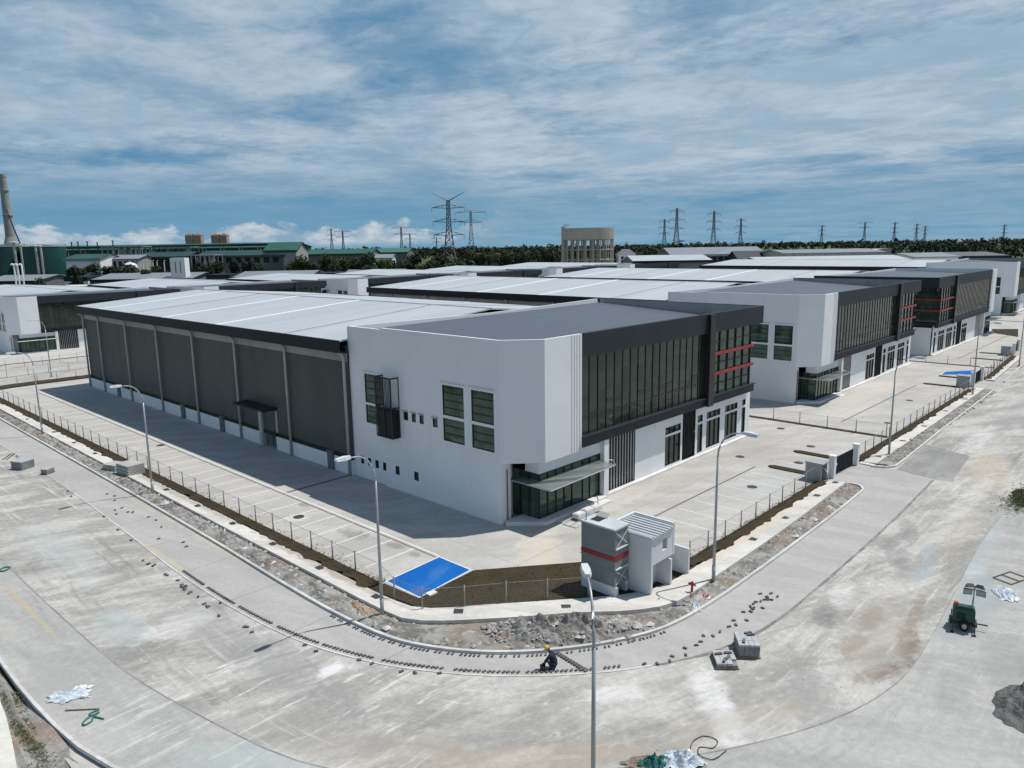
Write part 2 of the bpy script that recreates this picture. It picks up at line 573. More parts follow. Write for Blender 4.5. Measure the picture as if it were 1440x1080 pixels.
def mat_dirt(name, cols, sc=0.7):
    mt, t, b = principled(name)
    p = pos(t)
    a = t.noise(p, sc, 5, 0.6, 0.4)
    c = t.noise(p, sc*0.35, 4, 0.6, 0.4)
    d = t.noise(p, sc*5, 5, 0.62, 0.2)
    col = t.mix(t.step(a, 0.40, 0.60), cols[0], cols[1])
    col = t.mix(t.mul(t.step(c, 0.50, 0.66), 0.8), col, cols[2])
    col = t.mix(t.mul(t.step(d, 0.54, 0.66), 0.7), col, cols[3])
    t.put(b.inputs['Base Color'], col)
    b.inputs['Roughness'].default_value = 0.95
    b.inputs['Specular IOR Level'].default_value = 0.15
    t.l.new(t.bump(t.math('ADD', d, a), 0.6, 0.08), b.inputs['Normal'])
    return mt


M_DIRT = mat_dirt('rubble_dirt', [(0.17, 0.16, 0.145), (0.33, 0.32, 0.30), (0.23, 0.185, 0.14), (0.45, 0.44, 0.42)])
M_HEAP = mat_dirt('rubble_grey', [(0.21, 0.20, 0.18), (0.30, 0.29, 0.275), (0.26, 0.20, 0.15), (0.40, 0.39, 0.37)], 1.1)
M_SOIL = mat_dirt('dark_soil', [(0.115, 0.112, 0.108), (0.165, 0.162, 0.158), (0.10, 0.098, 0.095), (0.20, 0.2, 0.195)], 1.3)
M_TURF = mat_dirt('dry_turf', [(0.042, 0.036, 0.020), (0.056, 0.044, 0.026), (0.066, 0.041, 0.026), (0.052, 0.046, 0.025)], 0.8)
M_LAND = mat_dirt('open_land', [(0.050, 0.075, 0.030), (0.075, 0.095, 0.04), (0.11, 0.105, 0.06), (0.09, 0.12, 0.05)], 0.02)
M_SITE = mat_dirt('site_dirt', [(0.38, 0.36, 0.33), (0.47, 0.45, 0.42), (0.33, 0.28, 0.22), (0.52, 0.5, 0.47)], 0.35)

# ------------------------------------------------------------------ ground, roads, yards
g = MB()
xs = [-3500, -800, -300, -120, -60, -30, -10, 20, 60, 120, 250, 500, 1000, 2500, 6500]
ys = [-1500, -400, -120, -60, -20, 40, 92, 98, 104, 110, 116, 122, 128, 134, 141, 180, 260, 420, 800, 2000, 6500]
for y in ys:
    for x in xs:
        g.v.append((x, y, hz(x, y)-0.32))
nx = len(xs)
for j in range(len(ys)-1):
    for i in range(nx-1):
        g.f.append((j*nx+i, j*nx+i+1, (j+1)*nx+i+1, (j+1)*nx+i))
structure(g, 'ground', M_LAND, True)
# bare earth of the whole estate
g = MB()
ys2 = [-70, 60, 92, 98, 104, 110, 116, 122, 128, 134, 141, 200, 330]
for y in ys2:
    for x in (-28.2, 20, 120, 240, 400):
        g.v.append((x, y, hz(x, y)-0.06))
for j in range(len(ys2)-1):
    for i in range(4):
        g.f.append((j*5+i, j*5+i+1, (j+1)*5+i+1, (j+1)*5+i))
structure(g, 'site_earth', M_SITE, True)

NK = 220
IK = spline([(-14.5, 88), (-14.55, 60), (-14.6, 30), (-14.75, 12), (-14.95, 3), (-14.9, -3), (-14.45, -6.8), (-13.2, -9.6), (-11.5, -11.8), (-9.4, -13.6), (-7, -15.05), (-4.6, -15.95), (-1, -16.35), (4, -16.45), (12, -16.4), (18, -16.3), (23.4, -16.1)], NK)
OL = spline([(-17.4, 88), (-17.4, 60), (-17.5, 32), (-17.9, 18), (-18.2, 10), (-18.15, 3), (-17.55, -3), (-16.35, -7.2), (-15.0, -9.9), (-13.2, -12.5), (-11, -14.8), (-8.4, -16.85), (-5, -18.6), (-1, -19.5), (5, -19.7), (17.7, -19.6), (29.7, -19.2)], NK)
JA = spline([(-25.3, 88), (-25.1, 40), (-25.0, 20), (-24.75, 7.7), (-24.4, 0.2), (-23.3, -6.8), (-22.2, -11.1), (-20.0, -15.0), (-17.3, -18.0), (-14.1, -20.3), (-10.2, -22.9), (-6.1, -24.9), (-1.8, -25.9), (3, -25.9), (18.3, -25), (29, -25), (60, -25), (230, -25.5)], NK)
LK = spline([(-28.1, 110), (-28.05, 40), (-28.05, 6), (-28.0, 1.6), (-27.7, -3), (-27.15, -6), (-25.6, -10.5), (-23.6, -15), (-21.2, -19), (-19.2, -22)], 60)
# hard standing beyond the road joint
s = MB()
outer = [(v.x, v.y) for v in LK] + [(-17, -26), (-10, -31), (0, -50), (230, -50), (230, -20), (-10, -10), (-20, 20), (-20, 110)]
s.poly([(x, y, 0.0) for x, y in outer])
structure(s, 'hardstand', M_SHOULDER)
# carriageway
s = MB()
inner = spline([(-13.4, 110), (-13.4, 10), (-12.6, -6), (-9.0, -12), (-3.0, -15.3), (4, -15.6), (60, -15.2), (230, -14.5)], NK)
s2 = spline([(-25.3, 110), (-25.1, 40)] + [(v.x, v.y) for v in JA[30:]], NK)
ribbon(s, inner, s2, 0.004)
structure(s, 'road', M_ROAD)
# thin dark joint between the two pours
s = MB()
J2 = [v + Vector((0.055, 0.03)) for v in JA]
ribbon(s, JA, J2, 0.008)
structure(s, 'road_joint', plain('joint_grime', (0.25, 0.245, 0.235), 0.9, var=0.3))
# walkway that is being paved
s = MB()
ribbon(s, IK, OL, 0.012)
s.poly([(23.4, -16.1, 0.012), (24.2, -13.0, 0.012), (30.2, -13.0, 0.012), (30.9, -16.2, 0.012), (29.7, -19.2, 0.012)])
structure(s, 'paved_walkway', M_WALK)
# darker new pour outside the gate
s = MB()
s.poly([(30.9, -16.2, 0.012), (29.9, -19.3, 0.012), (30.3, -20.5, 0.012), (39.2, -19.8, 0.012), (41.0, -15.8, 0.012)])
structure(s, 'road_patch', mat_concrete('new_pour', (0.26, 0.255, 0.245), (0.33, 0.325, 0.31), dust=0.3))
# kerbs
s = MB()
kerb(s, IK, 0.17, 0.15, 1)
structure(s, 'kerb', M_KERB)
s = MB()
kerb(s, spline([(23.4, -16.1), (24.3, -15.6), (24.5, -14.9), (24.2, -14.3)], 12), 0.17, 0.15, 1)
kerb(s, spline([(30.2, -14.4), (30.5, -15.2), (31.2, -15.9), (33, -16.0), (47, -15.6), (63, -15.3), (74, -15.1)], 40), 0.17, 0.15, 1)
kerb(s, spline([(81, -14.9), (95, -14.3), (108, -13.8)], 12), 0.17, 0.15, 1)
structure(s, 'gate_kerb', M_KERB)
s = MB()
kerb(s, LK, 0.14, 0.17, -1)
structure(s, 'far_kerb', M_KERB)
s = MB()
kerb(s, [v for v in OL if v.x < -7.5], 0.10, 0.035, -1)
structure(s, 'edge_strip', M_KERB)
s = MB()
R1_ = [v for v in OL if v.x > -8.0]
ribbon(s, R1_, [v+Vector((0.04+0.05*mnoise.noise(Vector((v.x, v.y, 0))), -0.16-0.10*mnoise.noise(Vector((v.x*0.8, v.y, 3))))) for v in R1_], 0.016)
structure(s, 'edge_grime', plain('edge_dirt', (0.22, 0.21, 0.20), 0.9, var=0.35, scale=1.5))
# footpath
PI_ = spline([(-12.0, 90), (-12.0, 30), (-12.0, 2), (-11.95, -3.0), (-11.5, -5.2), (-8.4, -7.95), (-5.2, -10.7), (-3.0, -12.4), (-0.8, -13.3), (3, -13.45), (12, -13.3), (24.0, -13.2)], 120)
PO = spline([(-13.2, 90), (-13.2, 30), (-13.2, 2), (-13.15, -3.6), (-12.8, -6.0), (-9.7, -9.2), (-6.6, -11.8), (-4.4, -13.9), (-2.2, -15.0), (3, -15.05), (12, -14.95), (24.0, -14.5)], 120)
s = MB()
i0 = len(s.v)
for a, b in zip(PI_, PO):
    s.v += [(a.x, a.y, 0.0), (a.x, a.y, 0.12), (b.x, b.y, 0.24), (b.x, b.y, 0.0)]
for k in range(120):
    for j in range(3):
        s.f.append((4*k+j, 4*k+j+1, 4*k+5+j, 4*k+4+j))
s.prism([(30.5, -13.3), (30.5, -14.5), (74.5, -13.9), (74.5, -13.0)], 0.0, 0.10)
s.prism([(81.5, -12.6), (81.5, -13.6), (109, -12.4), (109, -11.7)], 0.0, 0.10)
structure(s, 'footpath', M_PATH)
# yards
s = MB()
s.poly([(x, y, 0.02) for x, y in [(-11.0, 88), (-11.0, -1.2), (-10.75, -4.0), (-6.3, -3.75), (-1.2, -7.8), (1.6, -10.6), (3.0, -12.45), (41.2, -12.45), (41.2, 90), (-4, 90), (-9.5, 89.6)]])
s.poly([(x, y, 0.02) for x, y in [(41.5, -12.4), (92.9, -11.4), (92.9, 92), (41.5, 92)]])
s.poly([(x, y, 0.02) for x, y in [(93.2, -11.4), (150, -6.5), (168, -4), (168, 92), (93.2, 92)]])
s.poly([(x, y, 0.02) for x, y in [(168.3, -4), (260, -2), (260, 92), (168.3, 92)]])
structure(s, 'yard', M_YARD)
M_YARD2 = mat_concrete('far_yard_concrete', (0.46, 0.45, 0.43), (0.54, 0.53, 0.51), dust=0.3)
s = MB()
s.poly([(-30, 146, -3.52), (320, 146, -3.52), (320, 262, -3.52), (-30, 262, -3.52)])
structure(s, 'back_yard', M_YARD2)
s = MB()
rows = []
for y in (108, 112, 116, 120, 124, 128):
    rows.append((y, hz(0, y)-0.02))
for (ya, za), (yb, zb) in zip(rows, rows[1:]):
    s.poly([(-28, ya, za), (300, ya, za), (300, yb, zb), (-28, yb, zb)])
structure(s, 'back_road', mat_concrete('back_road_concrete', (0.42, 0.41, 0.4), (0.5, 0.49, 0.48), dust=0.6))

M_LINE = plain('road_paint', (0.70, 0.70, 0.68), 0.7, var=0.10, scale=3)
M_GROOVE = plain('drain_groove', (0.13, 0.13, 0.13), 0.9)
M_BLUE = mat_concrete('blue_bay_paint', (0.002, 0.108, 0.40), (0.004, 0.125, 0.45), [(-8.0, -2.4, 1.6, 0.5, 0.4, (0.05, 0.17, 0.42), 0.7), (-10.2, -3.4, 0.7, 0.5, 0.0, (0.10, 0.17, 0.34), 0.7)], dust=0.25, fine=0.10, patch=0.05)
M_IRON = plain('cast_iron', (0.045, 0.045, 0.045), 0.7)
# parking bay lines along the side yard, drain channel, front channel
s = MB()
yb = 1.45
while yb < 78:
    s.box(-10.3, yb-0.05, 0.021, -6.6, yb+0.05, 0.0245)
    yb += 2.24
s.box(-6.33, -0.6, 0.021, -6.23, 83, 0.0245)
structure(s, 'parking_lines', M_LINE)
s = MB()
s.box(-6.62, -0.6, 0.021, -6.50, 83, 0.0243)
s.box(-0.15, -7.05, 0.021, 24.0, -6.9, 0.0243)
s.box(45, -6.7, 0.021, 72, -6.55, 0.0243)
s.box(100, -5.2, 0.021, 139, -5.05, 0.0243)
s.box(-6.4, 17.6, 0.021, -0.1, 17.9, 0.0243)
structure(s, 'yard_drain', M_GROOVE)
s = MB()
for k in range(9):
    s.box(8.5+k*2.3, -12.0, 0.021, 8.58+k*2.3, -7.4, 0.0243)
structure(s, 'front_bay_lines', M_LINE)

bays = [[(-10.65, -1.05), (-6.42, -0.78), (-6.42, -3.55), (-10.65, -3.98)],
        [(82.4, -7.0), (85.3, -6.8), (89.2, -9.6), (85.2, -10.7)],
        [(140.4, 1.8), (146.4, 2.4), (149.6, 0.2), (142.6, -1.2)]]
blab = ['bright blue painted parking bay beside the grass corner of the nearest yard',
        'blue painted bay behind the second yard gate', 'blue painted bay far off before the third factory']
for bq, lb in zip(bays, blab):
    t_ = thing('parking_bay', lb, 'parking bay', (0, 0, 0), 0, 'blue painted parking bays')
    q = MB()
    q.poly([(x, y, 0.0285) for x, y in bq])
    q.build('paint', M_BLUE, t_)
    q = MB()
    cx = sum(p[0] for p in bq)/4
    cy = sum(p[1] for p in bq)/4
    o_ = [(cx+(x-cx)*1.045, cy+(y-cy)*1.06) for x, y in bq]
    for k in range(4):
        a, b, c, d = bq[k], bq[(k+1) % 4], o_[(k+1) % 4], o_[k]
        q.poly([(a[0], a[1], 0.0285), (b[0], b[1], 0.0285), (c[0], c[1], 0.0285), (d[0], d[1], 0.0285)])
    if bq is bays[0]:
        q.box(-10.3, -4.45, 0.02, -9.75, -4.05, 0.14)
    q.build('border', M_LINE, t_)


# ------------------------------------------------------------------ turf
def blades(mb, pts, h=(0.03, 0.08), w=0.03, n=3):
    for (x, y, z) in pts:
        for _ in range(n):
            a = random.uniform(0, 6.28)
            hh = random.uniform(*h)
            ox, oy = random.uniform(-.08, .08), random.uniform(-.08, .08)
            dxx, dyy = math.cos(a)*w, math.sin(a)*w
            lx, ly = random.uniform(-.06, .06), random.uniform(-.06, .06)
            mb.poly([(x+ox-dxx, y+oy-dyy, z), (x+ox+dxx, y+oy+dyy, z), (x+ox+lx, y+oy+ly, z+hh)])


def turf_strip(A, B, z=0.06, step=0.35, rag=0.42):
    """turf sheet with a ragged outer edge between polylines A and B"""
    mb = MB()
    n = 7
    rows = []
    for k, (a, b) in enumerate(zip(A, B)):
        e = rag*(mnoise.noise(Vector((a.x*0.9, a.y*0.9, 3.1)))+0.5*mnoise.noise(Vector((a.x*2.7, a.y*2.7, 1.1))))
        bb = b+(b-a).normalized()*e
        row = []
        for j in range(n+1):
            p = a.lerp(bb, j/n)
            zz = z*math.sin(math.pi*min(1, max(0.02, j/n*0.9+0.05)))+0.03*mnoise.noise(Vector((p.x*2, p.y*2, 0)))
            row.append((p.x, p.y, max(0.022, zz+0.03+0.12*(j/n)**2)))
        rows.append(row)
    i = len(mb.v)
    for r_ in rows:
        mb.v += r_
    for k in range(len(rows)-1):
        for j in range(n):
            mb.f.append((i+k*(n+1)+j, i+k*(n+1)+j+1, i+(k+1)*(n+1)+j+1, i+(k+1)*(n+1)+j))
    return mb


def sl_(pts, n):
    return spline(pts, n)


turf = MB()
for A, B, n in (([(-11.0, 88), (-11.0, 30), (-11.0, -1)], [(-12.05, 88), (-12.05, 30), (-12.0, -1.0)], 260),
                ([(3.0, -12.5), (23.5, -12.4)], [(2.4, -13.5), (23.6, -13.25)], 80),
                ([(31.3, -12.5), (73, -12.35)], [(31.2, -13.35), (73, -13.05)], 110),
                ([(82, -12.2), (108, -10.9)], [(82, -13.0), (108, -11.8)], 40),
                ([(-11.2, 89.0), (-8, 90.4), (0, 90.6), (41, 91)], [(-12.6, 88.8), (-9.5, 92.6), (-1, 93.0), (41, 93.4)], 60)):
    q = turf_strip(sl_(A, n), sl_(B, n))
    i0 = len(turf.v)
    turf.v += q.v
    turf.f += [tuple(i0+k for k in f) for f in q.f]
# corner plot between the blue bay, the kiosk and the path
cp = [(-10.95, -1.2), (-10.8, -4.2), (-6.25, -3.85), (-1.2, -7.85), (1.6, -10.65), (2.9, -12.5), (2.4, -13.3), (-0.8, -13.2), (-3.0, -12.3), (-8.4, -7.85), (-11.45, -5.1), (-11.95, -1.1)]
turf.poly([(x, y, 0.05) for x, y in cp])
tag(turf.build('turf', M_TURF, None, True), 'dry olive brown turf along the fences and on the corner plot', 'turf', None, 'stuff')
isl = MB()
for (x, y0, y1) in ((24.9, -7.8, -11.9), (30.8, -7.5, -11.4), (73.6, -7.0, -11.2), (81.0, -7.0, -10.6), (101.8, -6.7, -10.8), (109.2, -6.2, -10.2)):
    pts = [(x-0.42, y1), (x+0.42, y1), (x+0.42, y0-0.4), (x+0.2, y0), (x-0.2, y0), (x-0.42, y0-0.4)]
    isl.prism(pts, 0.02, 0.10)
for (x, y0, y1) in ((41.35, 90, -12.3), (93.05, 90, -11.4), (168.2, 60, -4)):
    isl.box(x-0.32, y1, 0.0, x+0.32, y0, 0.07)
isl.prism([(141.5, -1.6), (148.4, -0.5), (151.5, -4.6), (136.6, -7.1)], 0.02, 0.06)
structure(isl, 'planting_strips', M_TURF)


def inside(p, poly):
    c = False
    j = len(poly)-1
    for i in range(len(poly)):
        if (poly[i][1] > p[1]) != (poly[j][1] > p[1]) and p[0] < (poly[j][0]-poly[i][0])*(p[1]-poly[i][1])/(poly[j][1]-poly[i][1])+poly[i][0]:
            c = not c
        j = i
    return c


gr = MB()
pts = []
while len(pts) < 500:
    p = (random.uniform(-12, 3), random.uniform(-13.4, -1))
    if inside(p, cp):
        pts.append((p[0], p[1], 0.05))
for _ in range(3000):
    y = random.uniform(-1, 1)**2*60-1
    pts.append((-11.5+random.gauss(0, 0.42), y, 0.05))
for _ in range(1800):
    x = random.uniform(2.5, 24)
    pts.append((x, -12.95+random.gauss(0, 0.35), 0.05))
for _ in range(900):
    x = random.uniform(31.3, 73)
    pts.append((x, -12.85+random.gauss(0, 0.32), 0.05))
blades(gr, pts, n=2)
tag(gr.build('dry_grass', plain('dry_grass', (0.046, 0.041, 0.022), 0.9, var=0.25, scale=1.2)), 'dry short grass on the verges', 'grass', None, 'stuff')
gr = MB()
pts = []
for (cx, cy, sx, sy, n) in ((-2.0, -13.0, 0.8, 0.35, 260), (-28.8, -1.6, 0.16, 1.3, 260), (-28.6, 1.8, 0.16, 0.6, 90), (29.2, -25.4, 1.6, 0.45, 1500), (-11.7, -7.6, 0.5, 0.4, 120), (-12.3, -6.9, 0.4, 0.4, 80), (6, -15.6, 2.4, 0.25, 120)):
    for _ in range(n):
        pts.append((random.gauss(cx, sx), random.gauss(cy, sy), 0.03))
blades(gr, pts, h=(0.02, 0.06), w=0.04, n=4)
tag(gr.build('weeds', plain('green_weeds', (0.105, 0.125, 0.05), 0.9, var=0.3, scale=2)), 'green weeds between the rubble', 'weeds', None, 'stuff')

# ------------------------------------------------------------------ dirt strips and rubble
def strip_dirt(A, B, name, mat, amp, n=6, z0=0.03):
    mb = MB()
    cnt = len(A)
    for a, b in zip(A, B):
        for j in range(n+1):
            p = a.lerp(b, j/n)
            e = math.sin(math.pi*j/n)
            h = z0+e*amp*(0.35+0.9*abs(mnoise.noise(Vector((p.x*0.55, p.y*0.55, 2))))+0.5*mnoise.noise(Vector((p.x*2.1, p.y*2.1, 5)))+0.25*mnoise.noise(Vector((p.x*6, p.y*6, 9))))
            mb.v.append((p.x, p.y, max(0.015, h)))
    for k in range(cnt-1):
        for j in range(n):
            i = k*(n+1)+j
            mb.f.append((i, i+1, i+n+2, i+n+1))
    return tag(mb.build(name, mat), name.replace('_', ' '), name.replace('_', ' '), None, 'structure')


IKi = [v for v in IK]
off = []
for k, v in enumerate(IKi):
    t_ = (IKi[min(k+1, NK)]-IKi[max(k-1, 0)]).normalized()
    off.append(v+Vector((-t_.y, t_.x))*0.18)
POs = spline([(v.x, v.y) for v in PO], NK)
strip_dirt(off, POs, 'dirt_verge', M_DIRT, 0.30, 10)
strip_dirt(spline([(31.4, -15.8), (47, -15.4), (63, -15.1), (74, -14.9)], 90), spline([(31.4, -14.5), (47, -14.3), (63, -14.1), (74, -13.95)], 90), 'gate_verge', M_DIRT, 0.14)
# low ground outside the far kerb
lo = []
for k, v in enumerate(LK):
    t_ = (LK[min(k+1, 60)]-LK[max(k-1, 0)]).normalized()
    lo.append(v-Vector((-t_.y, t_.x))*0.15)
lo2 = [v+Vector((-2.6, -1.1)) for v in lo]
mbv = MB()
for a, b in zip(lo, lo2):
    for j in range(9):
        p = a.lerp(b, j/8)
        h = min(0.10, -0.22+0.42*abs(mnoise.noise(Vector((p.x*0.9, p.y*0.9, 7))))+0.20*mnoise.noise(Vector((p.x*3, p.y*3, 1)))+0.12*min(1, j/4))
        mbv.v.append((p.x, p.y, h))
for k in range(60):
    for j in range(8):
        i = k*9+j
        mbv.f.append((i, i+1, i+10, i+9))
tag(mbv.build('rubble_verge', M_HEAP), 'rubble verge', 'rubble verge', None, 'structure')
s = MB()
s.prism([(-29.0, 2.6), (-28.95, 2.2), (-29.1, 0.4), (-29.35, -1.6), (-29.75, -4.2), (-31.5, -12), (-40, -12), (-40, 12), (-29.4, 12)], -0.3, 0.16)
structure(s, 'loose_slab', mat_concrete('pale_slab', (0.60, 0.59, 0.53), (0.68, 0.67, 0.60), dust=0.2, streak_rot=R(45)))

# rubble heap in the corner
def heap(name, cx, cy, rx, ry, rot, H, mat, label, cat, n=46, seed=0, rough=1.0):
    mb = MB()
    ca, sa = math.cos(rot), math.sin(rot)
    for j in range(n+1):
        for i in range(n+1):
            a, b = (i/n*2-1), (j/n*2-1)
            x, y = a*rx, b*ry
            th_ = math.atan2(b, a)
            d = math.hypot(a, b)*(1.14+0.30*mnoise.noise(Vector((math.cos(th_)*1.7+seed, math.sin(th_)*1.7, 4.0)))+0.14*mnoise.noise(Vector((math.cos(th_)*5+seed, math.sin(th_)*5, 9.0))))
            e = max(0.0, 1-d*d)
            q = Vector((x*0.8+seed, y*0.8, 0))
            h = H*e*(0.55+0.75*abs(mnoise.noise(q))+rough*0.35*mnoise.noise(q*2.7)+rough*0.22*mnoise.noise(q*6)+rough*0.12*mnoise.noise(q*13))
            mb.v.append((cx+x*ca-y*sa, cy+x*sa+y*ca, h-0.02))
    for j in range(n):
        for i in range(n):
            k = j*(n+1)+i
            mb.f.append((k, k+1, k+n+2, k+n+1))
    return tag(mb.build(name, mat), label, cat)


heap('rubble_heap', -8.4, -12.2, 4.9, 1.55, -0.80, 0.95, M_HEAP, 'large grey heap of broken rubble on the bend between footpath and kerb', 'rubble heap', 64, 3.0, 1.5)
heap('rubble_heap', -3.7, -15.25, 1.2, 0.55, -0.2, 0.45, M_HEAP, 'small brownish mound of rubble beside the red hydrant', 'rubble heap', 30, 9.0, 1.4)
heap('grass_patch', 29.3, -25.4, 3.2, 0.95, 0.25, 0.09, M_TURF, 'dark green patch of grass on the road at the right edge', 'grass patch', 36, 6.0, 1.0)
heap('soil_heap', 0.0, -30.9, 2.7, 2.1, -0.1, 1.0, M_SOIL, 'flat dark grey heap of soil on the hard standing at the right edge', 'soil heap', 54, 5.0, 1.0)
heap('earth_heap', -13.75, -2.6, 0.55, 3.4, 0.1, 0.35, mat_dirt('red_earth', [(0.28, 0.2, 0.14), (0.36, 0.27, 0.2), (0.25, 0.13, 0.09), (0.42, 0.36, 0.3)], 1.4), 'long low ridge of reddish earth at the foot of the corner street lamp', 'earth heap', 40, 2.0, 1.5)

M_STONE = plain('broken_concrete', (0.36, 0.35, 0.33), 0.9, var=0.5, scale=2.2)


def rock(mb, x, y, z, r, seed):
    rnd = random.Random(seed)
    vs = [(0, 0, 1), (.9, 0, .2), (.3, .85, .1), (-.7, .5, .2), (-.7, -.55, .1), (.3, -.9, .2), (0, 0, -.6)]
    a = rnd.uniform(0, 6.28)
    i = len(mb.v)
    for (p, q, t_) in vs:
        k = r*rnd.uniform(0.6, 1.25)
        mb.v.append((x+(p*math.cos(a)-q*math.sin(a))*k, y+(p*math.sin(a)+q*math.cos(a))*k, z+t_*k*0.7))
    for f in ((0, 1, 2), (0, 2, 3), (0, 3, 4), (0, 4, 5), (0, 5, 1), (6, 2, 1), (6, 3, 2), (6, 4, 3), (6, 5, 4), (6, 1, 5)):
        mb.f.append(tuple(i+k for k in f))


st = MB()
for k in range(5600):
    u_ = random.random()
    if u_ < 0.12:
        i = random.randint(40, NK)
        v_ = OL[i]-IK[i]
        p = IK[i]+v_.normalized()*(-0.3+abs(random.gauss(0, 3.2)))
        if random.random() < 0.4:
            p = Vector((random.uniform(-24, 20), random.uniform(-25, -19)))
        z = 0.008
        rock(st, p.x, p.y, z, random.choice((0.015, 0.02, 0.03, 0.045)), k)
        continue
    elif u_ < 0.60:
        i = random.randint(40, NK)
        p = off[min(i, NK)].lerp(POs[min(i, NK)], random.uniform(0.1, 0.95))
        z = 0.09
    elif u_ < 0.66:
        a = random.uniform(0, 6.28)
        rr = math.sqrt(random.random())*0.95
        lx, ly = 4.9*rr*math.cos(a), 1.55*rr*math.sin(a)
        ca, sa = math.cos(-0.8), math.sin(-0.8)
        p = Vector((-8.4+lx*ca-ly*sa, -12.2+lx*sa+ly*ca))
        z = 0.55*(1-rr*rr)
    elif u_ < 0.9:
        i = random.randint(5, 40)
        p = lo[i].lerp(lo2[i], random.uniform(0.05, 0.9))
        z = 0.02
    else:
        p = Vector((random.uniform(31, 73), random.uniform(-15.6, -14.3)))
        z = 0.08
    rock(st, p.x, p.y, z, random.choice((0.03, 0.04, 0.05, 0.06, 0.08, 0.10, 0.14, 0.2)), k)
tag(st.build('rubble', M_STONE), 'scattered broken rubble along the verges', 'rubble', None, 'stuff')

for k, (x, y, r_, lb) in enumerate([(-13.9, 5.9, 0.34, 'pale chunk of broken concrete in the verge below the side fence'), (-14.0, 9.4, 0.28, 'whitish broken slab lying by the footpath edge'), (-14.1, -5.6, 0.26, 'white lump of concrete at the foot of the corner street lamp'),
                                    (-9.4, -12.2, 0.33, 'pale angular block on top of the grey rubble heap'), (-5.6, -14.9, 0.35, 'white broken lump at the right end of the rubble heap'), (-5.0, -15.2, 0.3, 'second white lump beside the kerb at the rubble heap'), (-6.4, -14.0, 0.2, 'small pale block on the bluish side of the rubble heap'),
                                    (10.9, -16.0, 0.34, 'pale broken kerb piece by the front walkway'), (12.2, -15.7, 0.28, 'pale chunk of rubble among the front verge'), (14.6, -15.7, 0.4, 'whitish rubble lump lying by the front kerb'), (17.6, -15.6, 0.36, 'pale ring of broken mortar near the gate'), (-13.9, 22.0, 0.42, 'grey broken block beside the second street lamp')]):
    q = MB()
    rock(q, 0, 0, 0.12, r_, 900+k)
    rock(q, r_*0.7, r_*0.3, 0.08, r_*0.6, 950+k)
    tag(q.build('concrete_chunk', plain('chunk_concrete', (0.55, 0.54, 0.52), 0.9, var=0.2, scale=2), None, False, (x, y, 0.02)), lb, 'concrete chunk', 'broken concrete chunks')

# manhole covers set in the footpath
mh = [(-12.5, 8.7), (-12.5, 3.2), (-12.49, -2.4), (-12.52, 54.5), (-12.6, 41.7), (-12.53, 25.4), (-12.55, 19.7), (-12.52, 14.2), (-12.7, 64.0), (-12.6, 47.8), (-12.6, 36.5), (-10.54, -7.03), (-6.44, -10.94), (-2.6, -14.3), (8.6, -14.2), (13.6, -14.2), (19.6, -14.0), (23.6, -13.9), (33.5, -13.9), (40.5, -13.9), (48, -13.8), (57, -13.6), (66, -13.5)]
q = MB()
q.box(-0.25, -0.25, 0.0, 0.25, 0.25, 0.006)
for k in range(4):
    q.box(-0.2, -0.2+k*0.11, 0.006, 0.2, -0.15+k*0.11, 0.012)
m0 = None
for k, (x, y) in enumerate(mh):
    if m0 is None:
        o_ = m0 = q.build('drain_cover', M_IRON, None, False, (x, y, 0.16))
    else:
        o_ = m0.copy()
        COL.objects.link(o_)
        o_.location = (x, y, 0.16)
    o_.rotation_euler.z = R(42) if -11 < x < -5 else 0.0
    o_.location.z = 0.19 if x < 25 else 0.101
    if x < 25:
        o_.rotation_euler.y = R(-5.5) if y > -4 else 0.0
    tag(o_, 'small square dark drain cover set in the pale footpath', 'drain cover', 'drain covers along the footpath')
rc = [(-8.45, 12.2), (-6.9, 40.5), (18.8, -9.2), (27.5, -9.3), (33.4, -8.0), (38.2, -3.0), (26.0, -4.6), (61.0, -8.8), (47.5, -10.5)]
q = MB()
q.lathe(0, 0, [(0.40, 0.0), (0.40, 0.012), (0.36, 0.016), (0.0, 0.016)], 24)
m0 = None
for (x, y) in rc:
    if m0 is None:
        o_ = m0 = q.build('manhole_cover', M_IRON, None, False, (x, y, 0.021))
    else:
        o_ = m0.copy()
        COL.objects.link(o_)
        o_.location = (x, y, 0.021)
    tag(o_, 'round dark manhole cover in the concrete yard', 'manhole cover', 'manhole covers in the yards')

